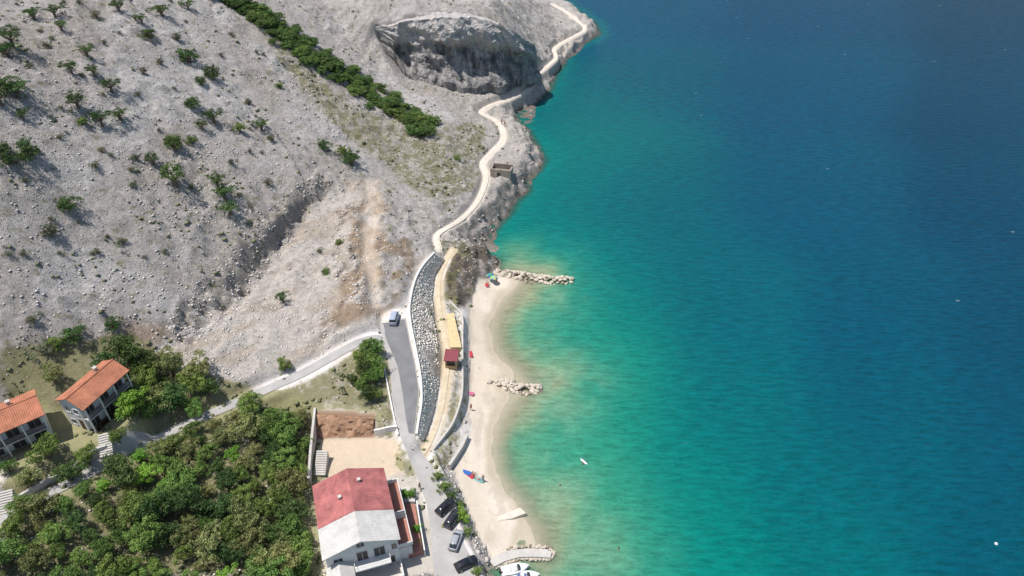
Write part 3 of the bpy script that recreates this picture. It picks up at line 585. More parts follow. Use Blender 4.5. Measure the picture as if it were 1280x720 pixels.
hill=[(235,78,5.5,'shrub_dark'),(266,98,5,'shrub_dark'),(242,134,4.5,'shrub_dark'),(252,106,3,'shrub_dark'),(220,188,5,'shrub_dark'),(192,206,3.5,'pine'),(220,232,5.5,'pine'),(86,262,5.2,'shrub_dark'),(38,200,4.5,'shrub_dark'),(12,205,5,'shrub_dark'),(4,190,3.5,'shrub_dark'),(272,234,4,'pine'),(282,250,4.5,'pine'),(288,268,4.5,'pine'),(66,294,4.5,'shrub_grey'),(152,305,3.2,'shrub_grey'),(186,48,4.5,'shrub_dark'),(203,20,4.5,'pine'),(150,14,4,'pine'),(178,30,3,'pine'),(70,22,4,'pine'),(78,38,3,'pine'),(15,58,5,'pine'),(12,72,4,'pine'),(98,134,4.5,'pine'),(90,92,3.5,'pine'),(108,70,3.5,'pine'),(150,150,3.5,'pine'),(128,158,4,'pine'),(140,115,3.5,'pine'),(25,122,5,'pine'),(8,112,4.5,'shrub_dark'),(4,132,4,'pine'),(440,206,5.5,'shrub_dark'),(430,193,4,'shrub_mid'),(405,186,4.5,'shrub_dark'),(300,165,3.4,'shrub_mid'),(327,162,4,'pine'),(340,176,3.2,'shrub_grey'),(268,154,4.5,'pine'),(252,162,3,'pine'),(355,378,3,'pine'),(572,200,2.6,'shrub_mid'),(357,462,4,'shrub_mid'),(93,425,5,'shrub_dark'),(76,436,4,'shrub_mid'),(57,442,4,'shrub_grey'),(143,410,4,'shrub_dark'),(42,402,3,'shrub_grey'),(120,210,2.6,'shrub_grey'),(236,12,4,'pine'),(215,180,3,'shrub_mid'),(240,178,3.2,'shrub_mid'),(104,155,3,'shrub_mid'),(60,60,3,'shrub_grey'),(45,25,3.5,'pine'),(120,22,3,'shrub_grey'),(424,305,2,'shrub_mid'),(408,342,2.2,'shrub_mid'),(400,315,1.8,'shrub_grey'),(180,92,3,'shrub_grey'),(335,230,2.6,'shrub_grey'),(290,205,2.6,'shrub_grey'),(36,188,3,'pine'),(200,80,2.8,'shrub_grey'),(170,200,2.6,'shrub_grey'),(30,150,3,'pine'),(310,130,3,'shrub_grey'),(350,110,3.2,'shrub_mid'),(118,95,3.6,'pine'),(222,50,3.4,'shrub_grey')]
rr=random.Random(8)
for k in range(60): hill.append((rr.uniform(0,330),rr.uniform(0,330),rr.uniform(1.2,2.2),'shrub_grey'))
def zone(px,py):
    v='top' if py<90 else ('upper' if py<190 else ('middle' if py<330 else 'lower')); h='far left' if px<130 else ('centre left' if px<300 else 'right')
    return v,h
for px,py,d,k in hill:
    v,h=zone(px,py); kn={'pine':('pine_tree','flat crowned dark pine','pine'),'shrub_dark':('round_tree','rounded dark green tree','tree'),'shrub_mid':('shrub','mid green shrub','shrub'),'shrub_grey':('shrub','small grey green shrub','shrub')}[k]
    tree(k,hit(px,py),d*1.05,kn[0],'%s on the rocky slope, %s part, %s side'%(kn[1],v,h),kn[2],'%s %s slope %s'%(kn[1],v,h),rr)
hedge=[(262,-14),(300,8),(340,33),(372,58),(400,76),(440,102),(470,122),(505,144),(538,166)]
hw=resample([(a,b,0) for a,b in hedge],66)
for i in range(66):
    for k in range(4 if i>12 else 3):
        t=i/65; wd=8+10*math.sin(min(1,t*1.2)*PI*.8); p=hit(hw[i][0]+rr.uniform(-wd,wd)*.7,hw[i][1]+rr.uniform(-wd,wd)*.75)
        part='upper' if i<22 else ('middle' if i<44 else 'lower')
        tree(rr.choice(['hedge','hedge','hedge','shrub_mid']),p,rr.uniform(3.2,5.0),'thicket_bush','dense green bush in the %s third of the long diagonal thicket'%part,'bush','bushes in the %s third of the thicket'%part,rr,.8)
FP=wpoly([(120,470),(165,440),(215,452),(260,475),(298,512),(330,520),(375,530),(384,560),(384,640),(375,735),(-30,735),(-30,705),(40,655),(100,612),(160,585),(200,555),(185,535),(150,545),(168,520),(160,480)])
placed=[]
fx0,fy0=FP.min(0); fx1,fy1=FP.max(0); tries=0
while len(placed)<195 and tries<9000:
    tries+=1; x=rr.uniform(fx0,fx1); y=rr.uniform(fy0,fy1)
    if not pip(FP,np.array(x),np.array(y)): continue
    if any((x-a)**2+(y-b)**2<2.3**2 for a,b in placed): continue
    if segd(sideS,np.array([x]),np.array([y]))[0][0]<2.6: continue
    placed.append((x,y))
for x,y in placed:
    k=rr.choice(['forest_dark']*3+['forest_mid']*6+['forest_olive']*4+['bright']*(rr.random()<.4)); w={'forest_dark':'dark green','forest_mid':'mid green','forest_olive':'olive green','bright':'light green'}[k]
    side='back' if y>80 else ('front' if y<62 else 'middle')
    tree(k,(x,y,float(Hat(x,y))),rr.choice([2.6,3.0,3.4,3.8,4.4,5.4]),'grove_tree','%s bushy tree packed into the %s of the lower left grove'%(w,side),'tree','%s grove trees %s'%(w,side),rr)
one=[(168,516,5.2,'bright','leafy_tree','bright yellow green tree beside the orange roofed house'),(62,572,4.5,'forest_mid','leafy_tree','green tree in front of the leftmost house balconies'),(160,452,6,'forest_dark','leafy_tree','dark tree standing right behind the orange roofed house'),(183,462,5,'forest_dark','leafy_tree','dark tree just right of the orange roofed house'),(12,590,3,'forest_mid','leafy_tree','small tree at the left edge below the leftmost house'),(90,600,4,'forest_dark','leafy_tree','dark tree beside the diagonal garden wall'),
 (42,606,3.6,'forest_olive','leafy_tree','olive green tree above the left end of the garden wall'),(112,578,3,'forest_mid','leafy_tree','small green tree at the right end of the garden wall'),(70,478,3.6,'forest_olive','leafy_tree','olive green tree between the two left house roofs'),(150,552,3,'forest_mid','leafy_tree','small green tree in the garden right of the steps'),(35,640,4,'forest_mid','leafy_tree','green tree just below the garden wall at far left'),(190,520,4.4,'forest_mid','leafy_tree','green tree right of the bright yellow green tree'),(205,500,4,'forest_olive','leafy_tree','olive green tree right of the houses, behind the side road'),
 (556,612,3.2,'shrub_mid','roadside_bush','green bush on the roadside strip above the parked cars'),(548,598,2.6,'shrub_mid','roadside_bush','small green bush at the top of the roadside strip'),(577,650,2.8,'bright','roadside_tree','bright green tree beside the parked cars'),(574,632,2.2,'shrub_mid','roadside_bush','green bush between beach and second parked car'),(584,668,2.6,'shrub_mid','roadside_bush','green bush between beach and silver car'),(564,620,2.2,'shrub_dark','roadside_bush','dark bush just right of the topmost parked car'),(506,622,2,'bright','hedge_bush','bright green clipped bush on the terrace right of the big building'),(514,622,2,'bright','hedge_bush','second bright clipped bush on the terrace, nearer the road'),(598,716,2.4,'shrub_mid','roadside_bush','bush at the bottom edge right of the black car'),(522,665,2.0,'bright','hedge_bush','clipped bush on the lower terrace by the road'),(524,680,1.8,'shrub_mid','hedge_bush','small clipped bush at the bottom of the lower terrace'),(245,520,4,'forest_mid','leafy_tree','green tree by the side road above the grove')]
for px,py,d,k,nm,lb in one: tree(k,hit(px,py),d,nm,lb,'tree' if 'tree' in nm else 'bush',None,rr)
for px,py,d in [(462,447,4.4),(450,454,3),(470,460,3.6),(457,470,3.6),(466,480,3.4),(454,488,3),(462,500,3),(474,472,3),(470,442,3.4),(442,480,2.4),(472,500,2.4)]:
    tree(rr.choice(['forest_dark','forest_mid','forest_mid']),hit(px,py),d,'island_tree','green tree in the clump between side road and main road','tree','trees between the two roads',rr)
x,y,z=samp(9000,lambda i,j:np.clip(Gm[i,j]*.9+.04,0,1)*np.clip(Rg[i,j]+.4,0,1)*sstep(.42,.6,fbm(GX[i,j]/6,GY[i,j]/6,3,90))*(1-cavem[i,j])*(Gm[i,j]>.05),14)
s=rng.random(len(x))**2.5*.9+.3
scatter('low_scrub',np.stack([x,y,z+.05],1),s,mat('scrub_leaf',(.17,.18,.09),.9,.4,.15,.05),'stuff','sparse low olive scrub dotted over the slope','scrub',15,.7)
# ------------------------------------------------------------ buildings
def roofmat(name,col,pat=.18):
    m,nt,b=newmat(name); tc=N(nt,'ShaderNodeTexCoord'); co=tc.outputs['Object']; wv=N(nt,'ShaderNodeTexWave'); wv.inputs['Scale'].default_value=1.1; wv.inputs['Distortion'].default_value=.3; nt.links.new(co,wv.inputs[0])
    n1=noise(nt,co,.6,7,.65); n2=noise(nt,co,6,3)
    v=mathn(nt,'MULTIPLY',mrange(nt,n1,.32,.68,1-pat*1.4,1+pat),mathn(nt,'MULTIPLY',mrange(nt,n2,.3,.7,.85,1.12),mrange(nt,wv.outputs['Fac'],0,1,.86,1.08)))
    nt.links.new(scalec(nt,col,v),b.inputs['Base Color']); b.inputs['Roughness'].default_value=.85
    bp=N(nt,'ShaderNodeBump'); bp.inputs['Distance'].default_value=.05; nt.links.new(wv.outputs['Fac'],bp.inputs['Height']); nt.links.new(bp.outputs[0],b.inputs['Normal']); return m
orange=roofmat('orange_tiles',(.47,.18,.10),.25); redt=roofmat('red_tiles',(.43,.145,.135),.28); palet=roofmat('pale_sheet_roof',(.60,.58,.545),.14); dglass=mat('dark_glass',(.03,.035,.04),.15,.2,1,0,.6); wood=mat('brown_wood',(.10,.06,.04),.6,.2,3); greyw=mat('grey_render',(.66,.65,.63),.85,.1,.7); rail=mat('white_railing',(.65,.64,.62),.6,.05,1); shut=mat('dark_door',(.07,.06,.055),.5,.2,2)  # shut is an even dark tone for doors, hatches and the outboard
def roof_slope(mb,L0,L1,y0,z0,y1,z1,t=.14):
    mb.add([(L0,y0,z0),(L1,y0,z0),(L1,y1,z1),(L0,y1,z1),(L0,y0,z0+t),(L1,y0,z0+t),(L1,y1,z1+t),(L0,y1,z1+t)],[(0,3,2,1),(4,5,6,7),(0,1,5,4),(1,2,6,5),(2,3,7,6),(3,0,4,7)])
def window(parent,cx,cy,cz,w,h,axis,m=dglass):
    fr=MB(); pn=MB(); t=.07
    def bx(mb,a0,a1,z0,z1,d0,d1):
        sg=1 if axis[0]=='+' else -1
        if axis[1]=='x': mb.box(*(sorted((cx+sg*d0,cx+sg*d1))),cy+a0,cy+a1,cz+z0,cz+z1)
        else: mb.box(cx+a0,cx+a1,*(sorted((cy+sg*d0,cy+sg*d1))),cz+z0,cz+z1)
    bx(fr,-w/2-t,w/2+t,h,h+t,.004,.06); bx(fr,-w/2-t,w/2+t,-t*1.5,0,.004,.10); bx(fr,-w/2-t,-w/2,0,h,.004,.06); bx(fr,w/2,w/2+t,0,h,.004,.06); bx(fr,-.025,.025,0,h,.02,.05)
    f=fr.build('window_frame',rail,parent); bx(pn,-w/2,w/2,0,h,.004,.018); pn.build('pane',m,f)
def balcony_house(name,loc,ang,L,Wd,label):
    e=empty(name,loc,ang,label,'house'); hw=Wd/2; wy=-hw+1.3; eh=5.5; rh=eh+1.25
    mb=MB(); mb.box(-L/2,L/2,wy,hw,-2.5,eh)
    for k in (-L/2,L/2-.2):
        mb.add([(k,wy,eh),(k,hw,eh),(k,0,rh-.05),(k,wy,eh+(rh-eh)*(hw+wy)/hw),(k+.2,wy,eh),(k+.2,hw,eh),(k+.2,0,rh-.05),(k+.2,wy,eh+(rh-eh)*(hw+wy)/hw)],[(0,1,2,3),(4,7,6,5),(0,3,7,4),(3,2,6,7),(2,1,5,6)])
    mb.build('wall',white,e)
    rf=MB(); roof_slope(rf,-L/2-.35,L/2+.35,-hw-.3,eh-.1,0,rh); roof_slope(rf,-L/2-.35,L/2+.35,hw+.35,eh-.15,0,rh); rf.tube((-L/2-.37,0,rh+.12),(L/2+.37,0,rh+.12),.13); ro=rf.build('roof',orange,e)
    ch=MB(); ch.box(L*.2,L*.2+.45,.7,1.15,rh-.7,rh+.4).box(L*.2-.08,L*.2+.53,.62,1.23,rh+.4,rh+.48); ch.build('chimney',conc,ro)
    sl=MB(); sl.box(-L/2,L/2,-hw,wy-.003,2.6,2.78).box(-L/2,L/2,-hw,wy-.003,-.2,0).box(-L/2,L/2,-hw,wy-.003,-2.4,-.21); sl.build('balcony_slab',conc,e)
    nb=max(2,int(L/2.6)); 
    for i in range(nb+1):
        x=-L/2+.12+(L-.24)*i/nb; MB().box(x-.1,x+.1,-hw+.02,-hw+.22,0,2.6).box(x-.1,x+.1,-hw+.02,-hw+.22,2.78,eh-.05).build('post',white,e)
    for z in (0,2.78):
        r_=MB(); r_.box(-L/2,L/2,-hw+.09,-hw+.15,z+.9,z+.98).box(-L/2,L/2,-hw+.09,-hw+.15,z+.08,z+.13)
        k=-L/2+.2
        while k<L/2-.1: r_.box(k-.02,k+.02,-hw+.1,-hw+.14,z+.13,z+.9); k+=.22
        r_.build('railing',wood,e)
        for i in range(nb):
            x=-L/2+L*(i+.5)/nb; d=MB().box(x-.8,x+.8,wy-.02,wy-.004,z+.02,z+2.15).build('balcony_door',shut,e)
            MB().box(x-.86,x-.8,wy-.05,wy-.004,z+.02,z+2.2).box(x+.8,x+.86,wy-.05,wy-.004,z+.02,z+2.2).box(x-.8,x+.8,wy-.05,wy-.004,z+2.15,z+2.2).box(x-.02,x+.02,wy-.04,wy-.021,z+.02,z+2.15).build('door_frame',rail,d)
    for y,z in ((1.3,3.4),(-.3,3.4),(1.3,.7)): window(e,-L/2,y,z,.8,1.0,'-x')
    MB().box(-L/2-.02,-L/2-.004,-.75,.15,0.02,2.1).build('door',wood,e)
    MB().box(-L/2-1.6,-L/2-.003,-hw,hw,-2.5,-.02).build('terrace',conc,e)
    return e
cA=W(127,520,14.2); balcony_house('balcony_house',(cA[0],cA[1]+1.3,14.2),math.atan2(.93,.37),8.4,5.0,'white two storey house with orange tiled roof, right of the pair on the left slope')
cB=W(6,566,14.2); balcony_house('balcony_house',(cB[0],cB[1]+1.3,14.2),math.atan2(.62,.78),11.5,6.0,'orange roofed white house with dark balconies cut off by the left edge')
redpav=mat('reddish_paving',(.36,.17,.13),.9,.2,1)
def big_house():
    ang=math.atan2(.95,-.31); fr=W(450,677,11.2); b=3.4
    e=empty('large_house',(fr[0],fr[1],b),ang,'large pale house with a faded red roof beside the road at the bottom','house')
    L=12.6; hw=5.4; eh=6.0; rh=7.9; split=5.0
    def vol(x0,x1,y0,y1,eh,rh,wm,name):
        ym=(y0+y1)/2; mb=MB(); mb.box(x0,x1,y0,y1,-1.5,eh)
        for k in (x0,x1-.2): mb.add([(k,y0,eh),(k,y1,eh),(k,ym,rh-.08),(k+.2,y0,eh),(k+.2,y1,eh),(k+.2,ym,rh-.08)],[(0,1,2),(3,5,4),(0,2,5,3),(2,1,4,5)])
        mb.build(name,wm,e)
    def roof(x0,x1,y0,y1,eh,rh,m,name):
        ym=(y0+y1)/2; mb=MB(); roof_slope(mb,x0,x1,y0,eh,ym,rh); roof_slope(mb,x0,x1,y1,eh,ym,rh); return mb.build(name,m,e)
    vol(.3,L-.3,-hw+.4,hw-.4,eh,rh,greyw,'wall')
    ro=roof(split,L+.2,-hw,hw,eh-.1,rh,redt,'red_roof'); roof(-.15,split-.01,-hw,hw,eh-.16,rh-.06,palet,'pale_roof')
    for k,(cx,cy) in enumerate(((8.0,1.5),(10.2,-1.6))): MB().box(cx,cx+.4,cy,cy+.4,rh-1.2,rh).box(cx-.06,cx+.46,cy-.06,cy+.46,rh,rh+.07).build('chimney',conc,ro)
    # lower side dormer roof on the right and a lower gabled step at the left front
    window(e,.3,.1,6.2,1.0,.8,'-x'); 
    MB().box(-1.3,.297,-3.6,1.4,2.75,2.93).build('balcony_slab',rail,e)
    r_=MB(); r_.box(-1.3,-1.24,-3.6,1.4,3.75,3.82).box(-1.3,.29,-3.6,-3.54,3.75,3.82).box(-1.3,.29,1.34,1.4,3.75,3.82)
    y=-3.5
    while y<1.4: r_.box(-1.29,-1.25,y,y+.04,2.93,3.75); y+=.18
    r_.build('railing',rail,e)
    for y,w_ in ((-2.3,1.5),(.1,1.5)): window(e,.3,y,2.96,w_,2.0,'-x',shut)
    window(e,.3,3.4,3.6,1.2,1.2,'-x'); window(e,.3,-4.4,3.6,.7,1.2,'-x')
    for y in (-3.6,-1.2): window(e,.3,y,.4,1.3,1.6,'-x',shut)
    vol(-3.2,.297,1.7,5.0,3.1,4.2,white,'front_wing'); roof(-3.4,.296,1.5,5.25,3.05,4.2,palet,'front_wing_roof'); window(e,-3.2,3.3,1.2,1.2,1.2,'-x')
    MB().box(-2.6,.296,-5.0,1.697,-1.5,.15).build('front_terrace',conc,e)
    MB().box(-2.6,-2.45,-5.0,1.69,.15,.95).box(-2.45,.29,-5.0,-4.85,.15,.95).build('terrace_wall',white,e)
    MB().box(.8,L-.6,-hw-1.5,-hw+.397,-1.5,2.7).build('side_wing',greyw,e); MB().box(.6,L-.4,-hw-1.7,-hw+.396,2.7,2.85).build('terrace_floor',redpav,e)
    p=MB(); p.box(.6,L-.4,-hw-1.7,-hw-1.58,2.85,3.6).box(.6,.72,-hw-1.58,-hw+.39,2.85,3.6).box(L-.52,L-.4,-hw-1.58,-hw+.39,2.85,3.6).box(5.4,5.52,-hw-1.58,-hw+.39,2.85,4.6); p.build('terrace_parapet',rail,e)
    for x in (1.8,4.2,6.6,9): window(e,x,-hw+.4,3.2,1.2,1.7,'-y',shut)
    for x in (2,4.4,7,9.4): window(e,x,-hw-1.5,.4,1.2,1.5,'-y')
    for x in (3,8): window(e,x,hw-.4,3.3,1.1,1.2,'+y')
    MB().box(L-.29,L+1.6,-4,2,-1.5,1.6).build('rear_wing',white,e); MB().box(L-.29,L+1.8,-4.2,2.2,1.6,1.75).build('rear_roof',conc,e)
big_house()
def slab(name,pp,z,m,label,cat,dn=1.5,bev=.08):
    a=[W(x,y,z) for x,y in pp]; n=len(a); mb=MB(); mb.add([(q[0],q[1],z-dn) for q in a]+[tuple(q) for q in a],[tuple(range(n)),tuple(range(2*n-1,n-1,-1))]+[(i,n+i,n+(i+1)%n,(i+1)%n) for i in range(n)])
    bm=bmesh.new(); me=mb.mesh(name); bm.from_mesh(me); bmesh.ops.recalc_face_normals(bm,faces=bm.faces); bm.to_mesh(me); bm.free(); o=link(name,me,m); b=o.modifiers.new('b','BEVEL'); b.width=bev; b.segments=2; tag(o,label,cat); return o
slab('house_terrace',[(500,628),(519,630),(528,688),(511,694)],3.75,redpav,'reddish paved terrace between the large house and the road','terrace')
slab('house_terrace',[(499,608),(518,608),(519,627),(503,626)],4.1,conc,'grey planted terrace at the upper right corner of the large house','terrace')
wall_along('terrace_wall',[W(521,628,3.9),W(525,655,3.9),W(531,690,3.9)],white,.5,2,.18,'low white wall between the reddish terrace and the road',useZ=True)
def stairs(loc,rz,n,label):
    mb=MB()
    for k in range(n): mb.box(-.9,.9,k*.32,(k+1)*.32,-2,-k*.17)
    o=mb.build('staircase',conc); o.location=loc; o.rotation_euler=(0,0,rz); tag(o,label,'stairs')
h=hit(132,545); stairs((h[0],h[1],h[2]+.6),R(200),10,'concrete garden steps descending from the right house')
h=hit(10,618); stairs((h[0],h[1],h[2]+.9),R(200),12,'concrete steps at the left edge below the garden wall')
h=hit(405,572); stairs((h[0],h[1],h[2]+1.8),R(180),11,'concrete steps on the left side of the sandy yard')
def hut():
    p=W(565,456,3.75); e=empty('beach_hut',p,R(-4),'small beach hut with a maroon roof behind the sea wall','hut')
    MB().box(-1.1,1.1,-1.1,1.1,-.3,2.2).build('wall',mat('tan_boards',(.45,.33,.2),.8,.2,3),e)
    r_=MB(); r_.add([(-1.3,-1.4,2.2),(1.3,-1.4,2.2),(1.3,1.3,2.7),(-1.3,1.3,2.7),(-1.3,-1.4,2.3),(1.3,-1.4,2.3),(1.3,1.3,2.8),(-1.3,1.3,2.8)],[(0,3,2,1),(4,5,6,7),(0,1,5,4),(1,2,6,5),(2,3,7,6),(3,0,4,7)]); r_.build('roof',mat('maroon_sheet',(.22,.05,.06),.6,.2,2),e)
    MB().box(-.8,.8,-1.35,-1.103,1.0,1.08).build('counter',wood,e); MB().box(-.8,.8,-1.12,-1.104,1.1,1.9).build('hatch',shut,e)
hut()
dk=mat('ochre_deck',(.58,.47,.26),.85,.18,2)
a=[W(558,392,4.75),W(567,391,4.75),W(577,434,4.55),W(563,434,4.55)]
mb=MB(); mb.add([(q[0],q[1],q[2]-1.2) for q in a]+[tuple(q) for q in a],[(0,1,2,3),(7,6,5,4),(0,4,5,1),(1,5,6,2),(2,6,7,3),(3,7,4,0)]); tag(mb.build('beach_deck',dk),'narrow pale ochre deck above the beach, uphill from the maroon roofed hut','deck')
def ruin():
    p=hit(627,220); e=empty('stone_ruin',(p[0],p[1]+1.5,p[2]-.5),R(-12),'roofless stone hut standing by the coast path above the rocks','ruin'); sm=mat('old_stone',(.34,.29,.235),.95,.35,1.2,.08)
    mb=MB(); L,D,h=2.7,1.6,2.3
    mb.box(-L,-.9,-D,-D+.4,-2.5,h).box(.1,L,-D,-D+.4,-2.5,h).box(-.9,.1,-D,-D+.4,1.7,h).box(-L,L,D-.4,D,-2.5,h+.3).box(-L,-L+.4,-D+.4,D-.4,-2.5,h+.1).box(L-.4,L,-D+.4,D-.4,-2.5,h-.3); mb.build('wall',sm,e)
    MB().box(-L+.4,L-.4,-D+.4,D-.4,1.0,1.2).build('floor_slab',mat('dark_slab',(.16,.14,.12),.9,.2,1),e)  # dark sheet between the walls, makes the hut's inside dark
ruin()
slab('jetty',[(611,700),(622,692),(640,687),(660,685),(684,686),(690,690),(688,697),(672,696),(650,696),(632,701),(618,708)],.75,conc,'long pale concrete jetty at the bottom of the beach beside the moored boats','jetty')
slab('slipway',[(598,652),(625,644),(650,634),(658,641),(640,648),(615,652)],.7,mat('pale_concrete',(.6,.55,.46),.9,.12,1,.02),'short slanting concrete slab on the beach above the jetty','slipway')
rr2=random.Random(5)
edgeA=[(612,698),(622,690),(640,685),(662,683),(686,684),(692,691),(689,699),(672,698),(650,699),(632,704),(620,710)]
ea=resample([(a,b,0) for a,b in edgeA],84)
for k in range(84):
    p=W(ea[k][0]+rr2.uniform(-1,1),ea[k][1]+rr2.uniform(-1,1),.25); o=bpy.data.objects.new('boulder',rr2.choice(RK+RW[:1])); COL.objects.link(o); o.location=p; s_=rr2.uniform(.45,.85); o.scale=(s_,s_,s_*.8); o.rotation_euler=(rr2.random(),rr2.random(),rr2.random()*6)
    tag(o,'small boulder piled against the edge of the long concrete jetty','boulder','boulders along the jetty')
# ------------------------------------------------------------ vehicles
tyre=mat('tyre_rubber',(.02,.02,.02),.8,.1,5); rim=mat('alloy',(.45,.45,.46),.35,.05,5,0,.5,.8); lampm=mat('headlight_glass',(.75,.75,.72),.15,.05,5,0,.6); redl=mat('tail_light',(.35,.02,.02),.25,.05,5)
def car(loc,rz,col,label,van=False,name='parked_car',sc_=.84):
    m,nt,b=newmat('car_paint'); b.inputs['Base Color'].default_value=col+(1,); b.inputs['Coat Weight'].default_value=.6; b.inputs['Metallic'].default_value=.2
    tc=N(nt,'ShaderNodeTexCoord'); nt.links.new(mrange(nt,noise(nt,tc.outputs['Object'],3,3),.3,.7,.22,.36),b.inputs['Roughness'])
    e=empty(name,loc,rz,label,'van' if van else 'car'); e.scale=(sc_,sc_,sc_)
    if van: st=[(-2.35,.82,.35,.95),(-2.3,.92,.25,1.15),(-1.2,.95,.22,1.2),(0,.95,.22,1.2),(1.2,.95,.22,1.12),(2.0,.9,.25,1.0),(2.35,.75,.35,.75)]; cab=[(-2.28,.84,1.15,1.2),(-2.1,.82,1.15,1.85),(-1.2,.82,1.15,1.95),(.4,.82,1.15,1.93),(1.0,.8,1.12,1.8),(1.75,.82,1.0,1.05)]
    else: st=[(-2.1,.7,.4,.8),(-2.02,.84,.28,.92),(-1.2,.88,.22,.96),(0,.89,.2,.95),(1.1,.88,.22,.92),(1.8,.82,.26,.8),(2.12,.66,.36,.62)]; cab=[(-1.95,.72,.9,.95),(-1.35,.68,.92,1.38),(-.6,.66,.92,1.46),(.25,.66,.92,1.42),(.55,.68,.92,1.3),(1.15,.76,.88,.93)]
    rings=[[(x,-w,zb),(x,-w*1.0,(zb+zt)/2),(x,-w*.96,zt-.08),(x,-w*.85,zt),(x,w*.85,zt),(x,w*.96,zt-.08),(x,w,(zb+zt)/2),(x,w,zb)] for x,w,zb,zt in st]
    MB().loft(rings).build('body',m,e,True)
    rg_=[[(x,-w,zb),(x,-w*.84,zt-.06),(x,-w*.72,zt),(x,w*.72,zt),(x,w*.84,zt-.06),(x,w,zb)] for x,w,zb,zt in cab]
    MB().loft(rg_).build('windows',dglass,e,True)
    rf=[(x,w,zt) for x,w,zb,zt in cab if zt>1.25]; mb=MB(); mb.loft([[(x,-w*.85,zt-.07),(x,-w*.73,zt+.012),(x,w*.73,zt+.012),(x,w*.85,zt-.07)] for x,w,zt in rf],cap=False,closed=False); mb.build('roof',m,e,True)
    for sx in (-1.3,1.3):
        for sy in (-.82,.82):
            w=MB().tube((sx,sy-.1,.31),(sx,sy+.1,.31),.32,.32,16).build('wheel',tyre,e); s=1 if sy>0 else -1; MB().tube((sx,sy+s*.1,.31),(sx,sy+s*.115,.31),.2,.18,12).build('rim',rim,w)
    xf=st[-1][0]-.12; xb=st[0][0]+.02
    for s in (-1,1):
        MB().box(xf-.1,xf+.05,s*.58-.14,s*.58+.14,st[-1][3]-.08,st[-1][3]+.06).build('headlight',lampm,e,False,.03); MB().box(xb-.04,xb+.06,s*.66-.1,s*.66+.1,st[0][3]-.15,st[0][3]+.02).build('tail_light',redl,e)
        MB().box(.72,.86,s*.92-.09,s*.92+.09,.92,1.05).build('mirror',m,e,False,.02)
    return e
def road_pt(px,py,off=.17): p=hit(px,py); return (p[0],p[1],float(Hat(p[0],p[1]))+off)
car(road_pt(493,401,.22),R(88),(.45,.5,.58),'silver blue van standing at the top end of the asphalt road',True,'van',.8)
car(road_pt(557,636),R(50),(.02,.02,.025),'black car parked topmost in the roadside row of four')
car(road_pt(566,651),R(62),(.035,.035,.04),'dark car parked second from the top in the roadside row')
car(road_pt(570,678),R(75),(.40,.41,.43),'silver car parked third in the roadside row, behind the bright green tree')
car(road_pt(583,707),R(28),(.015,.015,.02),'black car parked lowest in the row, near the bottom edge')
# ------------------------------------------------------------ boats
def boat(px,py,rz,L,B,label,cov):
    e=empty('motor_boat',W(px,py,0),rz,label,'boat'); hm=mat('gelcoat',(.75,.75,.74),.3,.04,2,0,.5)
    o=[]
    for t in np.linspace(0,1,9):
        w=B/2*(1-max(0,(t-.45)/.55)**2.2)*(.92+.08*min(1,t*3)); w=max(w,.03); x=-L/2+L*t; zt=.55+.25*t*t
        o.append([(x,-w,zt),(x,-w*.85,.1),(x,-w*.3,-.2),(x,w*.3,-.2),(x,w*.85,.1),(x,w,zt),(x,w*.86,zt+.02),(x,w*.75,zt-.05 if t>.62 else .2),(x,-w*.75,zt-.05 if t>.62 else .2),(x,-w*.86,zt+.02)])
    MB().loft(o).build('hull',hm,e,True)
    MB().add([(L*.08,-B*.33,.55),(L*.08,B*.33,.55),(L*.16,B*.22,1.0),(L*.16,-B*.22,1.0),(L*.13,-B*.36,.55),(L*.13,B*.36,.55)],[(0,1,2,3),(3,2,5,4)]).build('windscreen',dglass,e)
    MB().box(-L*.25,-L*.15,-B*.33,B*.33,.2,.5).box(-L*.02,L*.06,-B*.25,B*.25,.2,.62).build('seat',cov,e,False,.04)
    MB().box(-L/2-.35,-L/2,-.16,.16,.3,.95).tube((-L/2-.2,0,.3),(-L/2-.2,0,-.5),.07).build('outboard_motor',shut,e,False,.04)
boat(644,713,R(12),4.2,1.7,'white motor boat moored just below the jetty',mat('white_cushion',(.6,.6,.58),.7,.05,2)); boat(656,723,R(8),4.4,1.8,'second white boat moored at the bottom edge, partly out of view',mat('blue_cushion',(.1,.15,.3),.7,.05,2))
